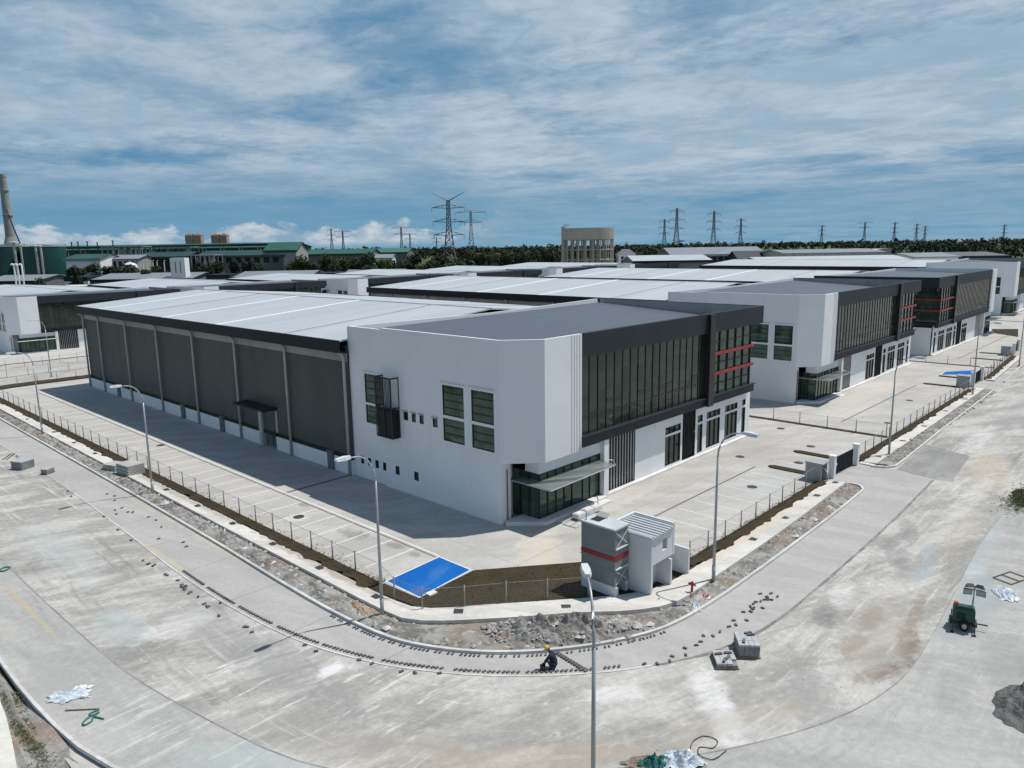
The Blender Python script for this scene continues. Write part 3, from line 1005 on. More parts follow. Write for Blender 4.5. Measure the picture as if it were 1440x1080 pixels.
# ------------------------------------------------------------------ building materials
def mat_glass(name, c, rough=0.04):
    mt, t, b = principled(name)
    p = pos(t)
    n = t.noise(t.mapping(p, scale=(1.0, 1.0, 0.5)), 0.9, 2, 0.5)
    t.l.new(t.mix(t.step(n, 0.3, 0.7), tuple(q*0.75 for q in c), tuple(q*1.25 for q in c)), b.inputs['Base Color'])
    b.inputs['Roughness'].default_value = rough
    b.inputs['Specular IOR Level'].default_value = 0.5
    b.inputs['Specular Tint'].default_value = (0.82, 1.0, 0.90, 1.0)
    X, Y, Z = t.xyz(p)
    pane = t.math('FLOOR', t.math('ADD', X, t.mul(Y, 1.7)))
    tone = t.n.new('ShaderNodeTexWhiteNoise')
    tone.noise_dimensions = '2D'
    t.put(tone.inputs['Vector'], t.comb(pane, t.math('FLOOR', t.math('DIVIDE', Z, 1.4)), 0.0))
    h = t.math('ADD', t.mul(t.noise(p, 0.7, 2, 0.5), 1.0), t.mul(t.mul(tone.outputs['Value'], t.math('FRACT', X)), 0.25))
    t.l.new(t.bump(h, 0.05, 0.2), b.inputs['Normal'])
    base = t.mix(t.step(n, 0.3, 0.7), tuple(q*0.75 for q in c), tuple(q*1.25 for q in c))
    t.l.new(t.mix(t.mul(tone.outputs['Value'], 0.8), tuple(q*0.55 for q in c), tuple(q*1.5 for q in c)), b.inputs['Base Color'])
    return mt


def mat_roof(name, c, period=0.9, strength=0.35, var=0.07):
    """ribbed metal sheet, ribs running across the building, weathered sheet by sheet"""
    mt, t, b = principled(name)
    p = pos(t)
    X, Y, Z = t.xyz(p)
    sheet = t.math('FLOOR', t.math('DIVIDE', Y, 4.2))
    v = t.noise(t.comb(t.mul(sheet, 3.7), 0.0, 0.0), 1.0, 1, 0.5)
    n = t.noise(t.mapping(p, scale=(0.05, 0.5, 1)), 1.0, 4, 0.6)
    f = t.math('ADD', t.mul(v, 0.6), t.mul(n, 0.6))
    t.l.new(t.mix(t.step(f, 0.35, 0.85), tuple(q*(1-var) for q in c), tuple(min(0.9, q*(1+var)) for q in c)), b.inputs['Base Color'])
    wv = t.math('SINE', t.math('MULTIPLY', Y, 2*math.pi/period))
    t.l.new(t.bump(wv, strength, 0.03), b.inputs['Normal'])
    b.inputs['Roughness'].default_value = 0.5
    b.inputs['Specular IOR Level'].default_value = 0.35
    return mt


def mat_siding(name, c):
    """vertical ribbed cladding"""
    mt, t, b = principled(name)
    p = pos(t)
    X, Y, Z = t.xyz(p)
    n = t.noise(t.mapping(p, scale=(0.4, 0.4, 0.08)), 1.0, 4, 0.6)
    t.l.new(t.mix(t.step(n, 0.3, 0.7), tuple(q*0.88 for q in c), tuple(q*1.12 for q in c)), b.inputs['Base Color'])
    wv = t.math('SINE', t.math('MULTIPLY', t.math('ADD', X, Y), 2*math.pi/0.32))
    t.l.new(t.bump(wv, 0.3, 0.03), b.inputs['Normal'])
    b.inputs['Roughness'].default_value = 0.55
    b.inputs['Specular IOR Level'].default_value = 0.3
    return mt


def mat_plaster(name, c):
    """painted render with faint run-off streaks"""
    mt, t, b = principled(name)
    p = pos(t)
    n = t.noise(p, 0.25, 4, 0.6)
    st_ = t.noise(t.mapping(p, scale=(1.6, 1.6, 0.10)), 1.0, 5, 0.65)
    col = t.mix(t.step(n, 0.3, 0.7), tuple(q*0.96 for q in c), tuple(min(0.86, q*1.03) for q in c))
    col = t.mix(t.mul(t.step(st_, 0.56, 0.76), 0.22), col, tuple(q*0.72 for q in c))
    t.put(b.inputs['Base Color'], col)
    b.inputs['Roughness'].default_value = 0.7
    b.inputs['Specular IOR Level'].default_value = 0.3
    return mt


M_WHITE = mat_plaster('white_render', (0.76, 0.77, 0.785))
M_WROOF = mat_roof('white_roof_sheet', (0.435, 0.468, 0.487), 0.9, 0.4, 0.09)
M_GROOF = mat_roof('grey_roof_sheet', (0.088, 0.102, 0.128), 0.7, 0.3, 0.10)
M_GREYROOF = mat_roof('light_grey_roof_sheet', (0.22, 0.24, 0.26), 0.9, 0.3, 0.10)
M_SIDE = mat_siding('dark_cladding', (0.074, 0.082, 0.076))
M_VENT = mat_siding('grey_louvre', (0.33, 0.33, 0.32))
M_FASC = plain('charcoal_fascia', (0.015, 0.018, 0.023), 0.55, var=0.15, scale=0.3, stretch=(1, 1, 0.3), spec=0.2)
M_FASC2 = plain('charcoal_panel', (0.024, 0.029, 0.037), 0.55, var=0.10, scale=0.4, spec=0.25)
M_BLACK = plain('black_metal', (0.016, 0.016, 0.018), 0.45, var=0.2)
M_SLOT = plain('black_slot', (0.012, 0.013, 0.014), 0.8)
M_PIPE = plain('grey_pipe', (0.42, 0.42, 0.40), 0.55, var=0.08)
M_PIER = plain('grey_pier', (0.13, 0.14, 0.15), 0.7)
M_GLASS = mat_glass('dark_glass', (0.022, 0.033, 0.026))
M_GREEN = mat_glass('green_glass', (0.040, 0.074, 0.055), 0.04)
M_RED = plain('red_paint', (0.30, 0.022, 0.030), 0.5, var=0.12, scale=1.0)
M_SKYL = plain('bright_flashing', (0.82, 0.83, 0.84), 0.4, var=0.02)
M_SEAM = plain('roof_seam', (0.36, 0.38, 0.40), 0.6)
M_PLINTH = plain('white_plinth', (0.66, 0.65, 0.63), 0.8, var=0.08)
M_FIN = plain('white_fin', (0.60, 0.60, 0.59), 0.5)
M_STEEL = plain('grey_steel', (0.34, 0.35, 0.36), 0.4, 0.3, var=0.08)
M_CANOPY = mat_glass('canopy_glass', (0.15, 0.17, 0.16), 0.15)


def window(par, xf, O, u, v, n, W, H, rows, cols=1, pane=None, bar=0.05, deep=0.10):
    """window = dark frame with rails, its glass a child"""
    O, u, v, n = Vector(O), Vector(u), Vector(v), Vector(n)
    fr = MB(xf)

    def blk(mb, u0, v0, u1, v1, d0, d1):
        a = [O+u*u0+v*v0+n*d0, O+u*u1+v*v0+n*d0, O+u*u1+v*v1+n*d0, O+u*u0+v*v1+n*d0]
        b = [p+n*(d1-d0) for p in a]
        mb.hull(a, b)
    e = 0.002
    blk(fr, e, e, bar, H-e, -deep, -0.02)
    blk(fr, W-bar, e, W-e, H-e, -deep, -0.02)
    blk(fr, bar, e, W-bar, bar, -deep, -0.02)
    blk(fr, bar, H-bar, W-bar, H-e, -deep, -0.02)
    for k in range(1, rows):
        z = H*k/rows
        blk(fr, bar, z-bar*0.7, W-bar, z+bar*0.7, -deep+0.004, -0.03)
    for k in range(1, cols):
        x = W*k/cols
        blk(fr, x-bar*0.5, bar, x+bar*0.5, H-bar, -deep+0.008, -0.035)
    o = fr.build('window', M_BLACK, par)
    pn = MB(xf)
    blk(pn, bar*0.5, bar*0.5, W-bar*0.5, H-bar*0.5, -deep-0.03, -deep+0.02)
    pn.build('pane', pane or M_GREEN, o)
    return o


def factory(label, X0, Y0, Z0, W, L=82.0, mirror=False, group='factory units in a row', detail=2, rot=0.0, bay=9.75):
    """office block with glazed front at the near end, long gabled hall behind.
       local frame: front along +x at y=-2.1, left side wall on x=0"""
    root = thing('factory', label, 'factory building', (X0, Y0, Z0), rot, group)
    xf = (lambda p: (W-p[0], p[1], p[2])) if mirror else None

    def B():
        return MB(xf)
    OB = 17.4            # depth of the office block
    TOP = 12.85
    EAVE, RIDGE = 11.55, 12.95
    # ---- hall
    q = B()
    q.box(0.0, OB+0.1, 1.68, W, L, EAVE-0.45)
    q.hull([(0.02, L-0.3, EAVE-0.45), (W-0.02, L-0.3, EAVE-0.45), (W/2, L-0.3, RIDGE-0.35)], [(0.02, L-0.02, EAVE-0.45), (W-0.02, L-0.02, EAVE-0.45), (W/2, L-0.02, RIDGE-0.35)])
    q.build('hall_wall', M_SIDE, root)
    for x0, x1 in ((-0.05, 0.6), (W-0.6, W+0.05)):
        q = B()
        q.box(x0, OB+0.1, 1.32, x1, L+0.04, 1.68)
        q.build('black_slot', M_SLOT, root)
    q = B()
    if detail > 1:
        q.box(-0.12, OB+0.1, -0.4, 0.5, 30.0, 1.32)
        q.box(-0.12, 32.6, -0.4, 0.5, L+0.1, 1.32)
    else:
        q.box(-0.12, OB+0.1, -0.4, 0.5, L+0.1, 1.32)
    q.box(W-0.5, OB+0.1, -0.4, W+0.12, L+0.1, 1.32)
    q.box(0.5, L-0.5, -0.4, W-0.5, L+0.1, 1.32)
    q.build('dado_wall', M_WHITE, root)
    for x0, x1 in ((-0.03, 0.4), (W-0.4, W+0.03)):
        q = B()
        q.box(x0, OB+0.1, 9.75, x1, L+0.03, 10.45)
        q.build('louvre_band', M_VENT, root)
    # roof: two slopes with real thickness, eave fascia, rear barge board
    y0r, y1r = OB+0.2, L+0.75
    q = B()
    ax, bx = -0.75, W+0.75
    q.hull([(ax, y0r, EAVE-0.10), (W/2, y0r, RIDGE-0.12), (bx, y0r, EAVE-0.10), (bx, y0r, EAVE), (W/2, y0r, RIDGE), (ax, y0r, EAVE)],
           [(ax, y1r, EAVE-0.10), (W/2, y1r, RIDGE-0.12), (bx, y1r, EAVE-0.10), (bx, y1r, EAVE), (W/2, y1r, RIDGE), (ax, y1r, EAVE)])
    q.build('hall_roof', M_WROOF, root)
    q = B()
    for xa, xb in ((-0.95, -0.75), (W+0.75, W+0.95)):
        q.box(xa, OB-0.02, EAVE-0.95, xb, y1r+0.2, EAVE+0.06)
    q.box(-0.748, OB+0.1, EAVE-0.97, -0.002, y1r, EAVE-0.87)
    q.box(W+0.002, OB+0.1, EAVE-0.97, W+0.748, y1r, EAVE-0.87)
    q.hull([(-0.748, y1r+0.002, EAVE-0.85), (W/2, y1r+0.002, RIDGE-0.85), (W+0.748, y1r+0.002, EAVE-0.85), (W+0.748, y1r+0.002, EAVE+0.03), (W/2, y1r+0.002, RIDGE+0.03), (-0.748, y1r+0.002, EAVE+0.03)],
           [(-0.748, y1r+0.19, EAVE-0.85), (W/2, y1r+0.19, RIDGE-0.85), (W+0.748, y1r+0.19, EAVE-0.85), (W+0.748, y1r+0.19, EAVE+0.03), (W/2, y1r+0.19, RIDGE+0.03), (-0.748, y1r+0.19, EAVE+0.03)])
    q.build('eave_fascia', M_FASC, root)
    sl = (RIDGE-EAVE)/(W/2+0.75)

    def zr(x):
        return EAVE+sl*(x+0.75) if x < W/2 else EAVE+sl*(W+0.75-x)

    def strip(mb, y, hw, h):
        for x0, x1 in ((-0.7, W/2), (W/2, W+0.7)):
            mb.hull([(x0, y-hw, zr(x0)+0.002), (x1, y-hw, zr(x1)+0.002), (x1, y+hw, zr(x1)+0.002), (x0, y+hw, zr(x0)+0.002)],
                    [(x0, y-hw, zr(x0)+h), (x1, y-hw, zr(x1)+h), (x1, y+hw, zr(x1)+h), (x0, y+hw, zr(x0)+h)])
    q = B()
    for y in (26.2, 62.5):
        strip(q, y, 0.10, 0.05)
    q.box(W/2-0.16, y0r, RIDGE+0.002, W/2+0.16, y1r, RIDGE+0.05)
    q.build('roof_seam', M_SEAM, root)
    if detail > 1:
        for y in (39.5, 53.0, 73.5):
            q = B()
            strip(q, y, 0.35, 0.03)
            q.build('roof_light', M_SKYL, root)
    # downpipes
    ys_ = [OB+0.35]
    y = OB+bay
    while y < L-6:
        ys_.append(y)
        y += bay
    ys_.append(L-0.1)
    for y in ys_:
        for x, sgn in (((0.0, -1), (W, 1)) if detail > 1 else ((0.0, -1),)):
            q = B()
            q.tube([(x+sgn*0.72, y, 10.72), (x+sgn*0.62, y, 10.55), (x+sgn*0.28, y, 10.25), (x+sgn*0.24, y, 9.9), (x+sgn*0.24, y, 0.06)], 0.13, 8)
            q.build('downpipe', M_PIPE, root, True)
    if detail > 1:
        for y in (20.6, 41.1, 50.8, 70.8):
            q = B()
            q.box(-0.30, y-0.42, -0.3, 0.3, y+0.42, 1.62)
            q.box(-0.34, y-0.46, 1.62, 0.3, y+0.46, 1.70)
            q.build('pier', M_PIER, root)
        # side door with a slab canopy
        q = B()
        q.box(0.25, 30.05, 0.0, 0.32, 32.5, 3.75)
        q.box(0.10, 31.2, 0.05, 0.26, 31.26, 3.7)
        d_ = q.build('side_door', M_PIER, root)
        q = B()
        q.box(0.20, 30.3, 1.1, 0.25, 30.36, 1.4)
        q.build('handle', M_STEEL, d_)
        q = B()
        q.box(-0.22, 32.5, 0.0, 0.2, 33.1, 3.85)
        q.build('door_jamb', M_PIPE, root)
        q = B()
        q.box(-0.05, 29.75, 0.0, 0.2, 30.05, 3.8)
        q.build('door_jamb', M_PIPE, root)
        q = B()
        q.hull([(-1.55, 29.6, 3.98), (0.0, 29.6, 4.02), (0.0, 35.6, 4.02), (-1.55, 35.6, 3.98)], [(-1.55, 29.6, 4.12), (0.0, 29.6, 4.2), (0.0, 35.6, 4.2), (-1.55, 35.6, 4.12)])
        q.build('door_canopy', M_FASC2, root)
    # ---- office block walls
    side_holes = [(13.25, 6.62, 15.5, 8.98), (13.25, 4.92, 15.5, 6.42), (3.55, 7.0, 5.8, 9.22), (3.55, 5.08, 5.8, 6.78), (0.58, 7.0, 2.78, 9.22), (0.58, 5.08, 2.78, 6.78)]
    small = [(9.85, 5.92, 10.4, 6.6), (8.92, 5.92, 9.4, 6.6), (8.0, 5.92, 8.48, 6.6), (6.42, 5.92, 6.98, 6.6),
             (16.15, 1.22, 16.6, 1.9), (15.15, 1.22, 15.6, 1.9), (14.12, 1.22, 14.6, 1.9), (13.08, 1.22, 13.56, 1.9), (11.2, 1.3, 11.7, 2.0), (8.86, 1.3, 9.4, 2.0)]
    q = B()
    q.wall((0, 0, -0.4), (0, 1, 0), (0, 0, 1), (-1, 0, 0), 12.9, TOP+0.4, [(a, b+0.4, c, d+0.4) for a, b, c, d in side_holes[2:]+[s_ for s_ in small if s_[0] < 12.9]])
    q.wall((0.16, 12.9, -0.4), (0, 1, 0), (0, 0, 1), (-1, 0, 0), OB-12.9, TOP+0.25, [(a-12.9, b+0.4, c-12.9, d+0.4) for a, b, c, d in side_holes[:2]+[s_ for s_ in small if s_[0] > 12.9]])
    q.poly([(0, 12.9, -0.4), (0.16, 12.9, -0.4), (0.16, 12.9, TOP), (0, 12.9, TOP)])
    # parapet thickness
    q.box(0.0, 0.0, TOP-0.001, 0.22, 12.9, TOP+0.004)
    q.poly([(0.22, 0.1, 11.0), (0.22, 12.9, 11.0), (0.22, 12.9, TOP), (0.22, 0.1, TOP)])
    q.box(0.16, 12.9, TOP-0.16, 0.40, OB, TOP-0.146)
    q.poly([(0.40, 12.9, 11.0), (0.40, OB, 11.0), (0.40, OB, TOP-0.15), (0.40, 12.9, TOP-0.15)])
    # cross wall between office roof and hall
    q.hull([(0.16, OB-0.02, 9.0), (W, OB-0.02, 9.0), (W, OB-0.02, TOP), (W*0.5, OB-0.02, TOP-0.30), (0.16, OB-0.02, TOP-0.16)],
           [(0.16, OB+0.19, 9.0), (W, OB+0.19, 9.0), (W, OB+0.19, TOP), (W*0.5, OB+0.19, TOP-0.30), (0.16, OB+0.19, TOP-0.16)])
    q.box(0.16, OB-0.02, -0.4, 0.5, OB+0.12, 9.0)
    # chamfered box over the entrance
    BX = 6.2
    q.hull([(0, 0, 4.4), (2.2, -2.1, 4.4), (BX, -2.1, 4.4), (BX, 0.4, 4.4), (0.3, 0.4, 4.4)], [(0, 0, 11.2), (2.2, -2.1, 11.2), (BX, -2.1, 11.2), (BX, 0.4, 11.2), (0.3, 0.4, 11.2)])
    q.hull([(0, 0, 11.2), (2.2, -2.1, 11.2), (BX, -2.1, 11.2), (BX, -1.88, 11.2), (2.3, -1.88, 11.2), (0.22, 0.1, 11.2)], [(0, 0, TOP+.003), (2.2, -2.1, TOP+.003), (BX, -2.1, TOP+.003), (BX, -1.88, TOP+.003), (2.3, -1.88, TOP+.003), (0.22, 0.1, TOP+.003)])
    # right side wall of the block
    q.wall((W, 9.0, 5.0), (0, 1, 0), (0, 0, 1), (1, 0, 0), OB-9.0+0.1, 5.7, [(1.0, 0.9, 3.0, 4.9), (4.0, 0.9, 6.0, 4.9)])
    q.box(W-0.25, -1.3, -0.4, W, OB+0.1, 4.6)
    q.build('office_wall', M_WHITE, root)
    # ground floor front wall pieces with openings
    q = B()
    R_ = W-33.8           # extra width goes into the plain part of the front
    k = (W-0.6-13.9)/(33.4-13.9)

    def fx(x):
        return 13.9+(x-13.9)*k
    dh = [(fx(18.4), 0.25, fx(20.9), 3.62), (fx(23.8), 0.25, fx(24.7), 3.72), (fx(25.4), 0.35, fx(27.95), 3.74), (fx(28.9), 0.38, fx(31.4), 3.74), (fx(32.35), 0.4, fx(33.1), 3.8)]
    q.wall((13.9, -1.5, 0.0), (1, 0, 0), (0, 0, 1), (0, -1, 0), fx(21.2)-13.9, 4.9, [(dh[0][0]-13.9, dh[0][1], dh[0][2]-13.9, dh[0][3])])
    q.build('front_wall', M_WHITE, root)
    q = B()
    q.wall((fx(23.4), -1.5, 0.0), (1, 0, 0), (0, 0, 1), (0, -1, 0), W-fx(23.4), 4.9, [(a-fx(23.4), b, c-fx(23.4), d) for a, b, c, d in dh[1:]])
    q.build('front_wall', M_WHITE, root)
    q = B()
    q.box(9.0, -2.05, 0.0, 9.6, -0.6, 4.55)
    q.box(0.012, 0.02, -0.3, 0.95, 0.3, 4.39)
    q.box(0.80, 0.3, 0.0, 0.95, 1.2, 4.4)
    q.box(0.95, 0.9, 0.0, 2.10, 1.1, 4.4)
    q.box(2.0, -1.7, 3.55, 9.0, -0.4, 4.39)
    q.build('entrance_wall', M_WHITE, root)
    # plinth and entrance steps
    q = B()
    q.box(9.0, -1.95, -0.1, W+0.05, -1.53, 0.16)
    q.hull([(0.1, -0.35, 0), (2.0, -2.4, 0), (9.0, -2.35, 0), (9.0, -0.4, 0), (0.3, 0.0, 0)], [(0.1, -0.35, .28), (2.0, -2.4, .28), (9.0, -2.35, .28), (9.0, -0.4, .28), (0.3, 0.0, .28)])
    q.box(3.0, -2.95, 0.0, 8.8, -2.36, 0.14)
    q.box(-0.08, 0.0, -0.2, -0.003, 12.9, 0.10)
    q.build('plinth', M_PLINTH, root)
    # entrance glazing
    q = B()
    q.box(2.1, -1.62, 0.30, 8.98, -1.56, 3.55)
    q.box(2.04, -1.56, 0.30, 2.10, 0.9, 3.55)
    q.build('entrance_glass', M_GREEN, root)
    q = B()
    for x in (2.08, 2.95, 3.85, 4.75, 5.65, 6.9, 7.75, 8.9):
        q.box(x-0.035, -1.69, 0.3, x+0.035, -1.622, 3.55)
    for z in (0.31, 2.72, 3.45):
        q.box(2.1, -1.675, z, 8.95, -1.624, z+0.08)
    for yy in (-0.75, 0.1):
        q.box(1.97, yy-0.035, 0.3, 2.037, yy+0.035, 3.55)
    q.build('entrance_frame', M_BLACK, root)
    if detail > 0:
        q = B()
        q.hull([(1.0, 0.25, 3.02), (1.0, -3.55, 3.02), (8.6, -3.3, 3.02), (8.6, -1.7, 3.02), (1.98, -1.7, 3.02), (1.98, 0.25, 3.02)],
               [(1.0, 0.25, 3.06), (1.0, -3.55, 3.06), (8.6, -3.3, 3.06), (8.6, -1.7, 3.06), (1.98, -1.7, 3.06), (1.98, 0.25, 3.06)])
        c_ = q.build('canopy', M_CANOPY, root)
        q = B()
        q.bar((1.0, 0.25, 3.0), (1.0, -3.57, 3.0), 0.05)
        q.bar((1.0, -3.57, 3.0), (8.65, -3.32, 3.0), 0.05)
        q.bar((8.65, -3.32, 3.0), (9.6, -2.4, 3.0), 0.04)
        q.bar((9.6, -2.4, 3.0), (8.7, -1.75, 3.0), 0.04)
        for x in (2.5, 4.0, 5.5, 7.0):
            q.bar((x, -1.7, 2.97), (x, -3.45, 2.97), 0.04)
        q.build('canopy_rail', M_STEEL, c_)
        q = B()
        q.bar((0.55, -0.06, 0.0), (0.55, -0.06, 3.9), 0.05)
        q.build('riser_pipe', plain('maroon_pipe', (0.17, 0.05, 0.06), 0.5), root)
    # glazed upper front
    CX = W-9.6            # centre of the black column, the wrap-round bay follows
    q = B()
    q.box(BX, -1.90, 5.35, CX-0.45, -1.80, 11.25)
    q.build('curtain_wall', M_GLASS, root)
    q = B()
    n = int((CX-0.45-BX)/1.0)
    for i in range(n+1):
        x = BX+0.05+(CX-0.55-BX)*i/n
        q.box(x-0.026, -1.955, 5.4, x+0.026, -1.902, 11.2)
    q.box(BX, -1.975, 6.75, CX-0.45, -1.903, 6.81)
    q.box(BX, -1.975, 5.4, CX-0.45, -1.903, 5.47)
    for i in range(3, n, 4):                  # top-hung vents
        x = BX+0.05+(CX-0.55-BX)*i/n
        q.box(x, -1.985, 7.6, x+(CX-0.55-BX)/n, -1.904, 7.66)
    q.build('mullions', M_BLACK, root)
    q = B()
    q.box(CX-0.45, -2.42, 4.62, CX+0.45, -1.7, TOP-0.05)
    q.build('black_column', M_BLACK, root)
    # wrap-round corner bay
    q = B()
    q.box(CX+0.45, -1.90, 5.35, W-1.3, -1.80, 11.25)
    q.box(W-1.3, -1.90, 5.35, W-1.2, 9.0, 11.25)
    q.build('corner_glass', M_GREEN, root)
    q = B()
    for i in range(6):
        x = CX+0.6+(W-1.4-CX-0.6)*i/5
        q.box(x-0.035, -2.02, 5.4, x+0.035, -1.902, 11.2)
    for i in range(7):
        z = 5.42+5.75*i/6
        q.box(CX+0.45, -1.985, z-0.03, W-1.3, -1.903, z+0.03)
        q.box(W-1.198, -1.9, z-0.03, W-1.12, 9.0, z+0.03)
    for yy in (-1.85, 1.6, 5.2):
        q.box(W-1.198, yy-0.05, 5.4, W-1.08, yy+0.05, 11.2)
    q.build('corner_frame', M_BLACK, root)
    q = B()
    q.box(W-1.6, 3.2, 5.3, W-0.98, 4.3, 11.2)
    q.box(W-1.6, 8.6, 5.0, W-0.02, 9.0, 11.2)
    q.build('corner_pier', M_FASC2, root)
    for z in (7.25, 9.05):
        q = B()
        q.box(CX+0.46, -2.18, z, W-1.0, -2.03, z+0.24)
        q.box(W-1.07, -2.02, z, W-0.92, 8.55, z+0.24)
        q.build('red_fin', M_RED, root)
    # fascia and floor band
    q = B()
    q.box(BX, -2.1, 11.15, W+0.9, -1.75, TOP)
    q.box(W+0.55, -1.749, 11.15, W+0.9, OB+0.6, TOP)
    q.box(W-1.4, -1.749, 11.15, W+0.549, 9.2, 11.25)
    q.poly([(BX, -1.748, 10.6), (W+0.54, -1.748, 10.6), (W+0.54, -1.748, TOP-0.01), (BX, -1.748, TOP-0.01)])
    q.build('front_fascia', M_FASC2, root)
    q = B()
    q.box(BX, -2.1, 4.62, W-0.55, -1.45, 5.35)
    q.box(W-1.6, -1.449, 4.62, W-0.55, 9.0, 5.32)
    q.hull([(BX, -2.3, 5.352), (W-0.5, -2.3, 5.352), (W-0.5, -1.91, 5.352), (BX, -1.91, 5.352)], [(BX, -2.3, 5.43), (W-0.5, -2.3, 5.43), (W-0.5, -1.91, 5.43), (BX, -1.91, 5.43)])
    q.build('floor_band', M_FASC2, root)
    # grooves at the end of the white box
    if detail > 1:
        q = B()
        for x in (BX-1.15, BX-0.85, BX-0.55, BX-0.25):
            q.box(x-0.03, -2.112, 4.41, x+0.03, -2.098, TOP-0.02)
        q.build('grooves', M_PIPE, root)
    q = B()
    q.box(W+0.545, -1.74, 11.26, W+0.551, OB, TOP-0.03)
    q.build('parapet_lining', M_VENT, root)
    # louvred screens on the ground floor
    for (x0, x1) in ((9.62, 13.88), (fx(21.22), fx(23.38))):
        q = B()
        q.box(x0, -1.35, 0.1, x1, -1.25, 4.8)
        sc = q.build('louvre_screen', M_SLOT, root)
        q = B()
        n = int((x1-x0)/0.36)
        for i in range(n+1):
            x = x0+0.05+(x1-x0-0.1)*i/n
            q.box(x-0.022, -1.43, 0.1, x+0.022, -1.36, 4.7)
        q.build('fins', M_FIN if x0 < 12 else M_BLACK, sc)
    # doors and windows of the ground floor
    for (a, b, c, d) in dh:
        o_ = window(root, xf, (a, -1.5, b), (1, 0, 0), (0, 0, 1), (0, -1, 0), c-a, d-b, 1, 3 if c-a > 2 else 1, M_GLASS, 0.06, 0.14)
        q = MB(xf)
        q.box(a, -1.53, b+(d-b)*0.76, c, -1.42, b+(d-b)*0.76+0.2)
        q.build('transom', M_WHITE, o_)
    for (a, b, c, d) in side_holes:
        x = 0.16 if a > 12.9 else 0.0
        o_ = window(root, xf, (x, a, b), (0, 1, 0), (0, 0, 1), (-1, 0, 0), c-a, d-b, 4 if d-b > 2 else 3, 1, M_GREEN)
        if d-b > 2:
            q = MB(xf)
            q.box(x-0.14, a-0.2, d+0.12, x, c+0.2, d+0.2)
            q.build('hood', M_WHITE, o_)
    if detail > 0:
        for (a, b, c, d) in small:
            x = 0.16 if a > 12.9 else 0.0
            o_ = window(root, xf, (x, a, b), (0, 1, 0), (0, 0, 1), (-1, 0, 0), c-a, d-b, 1, 1, M_GLASS, 0.04)
            if b > 3:
                q = MB(xf)
                q.box(x-0.12, a-0.06, d+0.02, x, c+0.06, d+0.1)
                q.build('hood', M_PIPE, o_)
        # black air-conditioner cage on the side wall
        q = B()
        y0, y1, z0, z1, dx_ = 10.9, 12.85, 4.45, 9.15, -0.75
        for (a, b) in (((dx_, y0), (dx_, y1)), ((dx_, y1), (0, y1)), ((0, y0), (dx_, y0))):
            for z in (z0, (z0+z1)/2, z1):
                q.bar((a[0], a[1], z), (b[0], b[1], z), 0.06)
        for (x, y) in ((dx_, y0), (dx_, y1), (0.0, y0), (0.0, y1), (dx_, (y0+y1)/2)):
            q.bar((x, y, z0), (x, y, z1), 0.06)
        q.box(dx_, y0, z0, 0, y1, z0+0.05)
        cg = q.build('plant_cage', M_BLACK, root)
        q = B()
        q.box(dx_+0.05, y0+0.05, z0+0.06, -0.01, y1-0.05, 6.6)
        for i in range(12):
            yy = y0+0.1+i*(y1-y0-0.2)/11
            q.box(dx_-0.02, yy-0.025, 6.6, dx_+0.02, yy+0.025, z1)
        q.build('louvre', M_SLOT, cg)
    for (a, c) in ((1.0, 3.0), (4.0, 6.0)):
        window(root, xf, (W, 9.0+a, 5.9), (0, 1, 0), (0, 0, 1), (1, 0, 0), c-a, 4.0, 4, 1, M_GREEN)
    # office roof, falling towards the front
    q = B()
    a = [(0.24, OB-0.04, 12.28), (W+0.54, OB-0.04, 12.42), (W+0.54, -1.74, 11.35), (2.3, -1.74, 11.55), (0.24, 0.2, 11.75)]
    q.hull([(x, y, z-0.12) for x, y, z in a], a)
    q.build('office_roof', M_GROOF, root)
    return root


FA = factory('nearest factory, white block with grey chamfered corner, dark cladded side and pale roof', 0, 0, 0, 34.0)
FB = factory('second factory from the left in the front row, just behind the nearest one', 50.7, 0.9, 0, 39.5)
FC = factory('third factory of the front row, mirrored with red fins on its left corner', 100.4, 0.5, 0, 43.5, mirror=True)
FD = factory('white factory at the far right edge with two stacked pairs of windows in its side', 182.0, 4.3, 0.2, 44.0, detail=1)
E2 = [(8.4, 164.0, 38.0, 'factory across the back road at the left edge, lower than the front row'),
      (52.8, 167.0, 39.5, 'back row factory seen over the left half of the nearest pale roof'),
      (102.0, 166.5, 42.0, 'back row factory with its white corner block over the middle of the nearest roof'),
      (150.4, 166.5, 42.0, 'back row factory whose small white corner shows left of the water tower'),
      (200.6, 167.0, 44.0, 'back row factory with pale roof just left of the foot of the water tower'),
      (261.0, 172.0, 46.0, 'back row factory with white corner box right under the house with the hipped roof')]
for (x, y, wd, lb) in E2:
    factory(lb, x, y, -3.6, wd, 80.0, detail=1, group='factory units in the back row')
# ------------------------------------------------------------------ street lamps
M_GALV = plain('galvanised_steel', (0.36, 0.38, 0.39), 0.45, 0.35, var=0.08, scale=1.5)
M_LAMPTOP = plain('lamp_housing', (0.62, 0.64, 0.66), 0.4, var=0.05)
M_LAMPLENS = plain('lamp_lens', (0.16, 0.165, 0.17), 0.3)
M_CONC = plain('cast_concrete', (0.40, 0.40, 0.385), 0.9, var=0.15, scale=1.2)


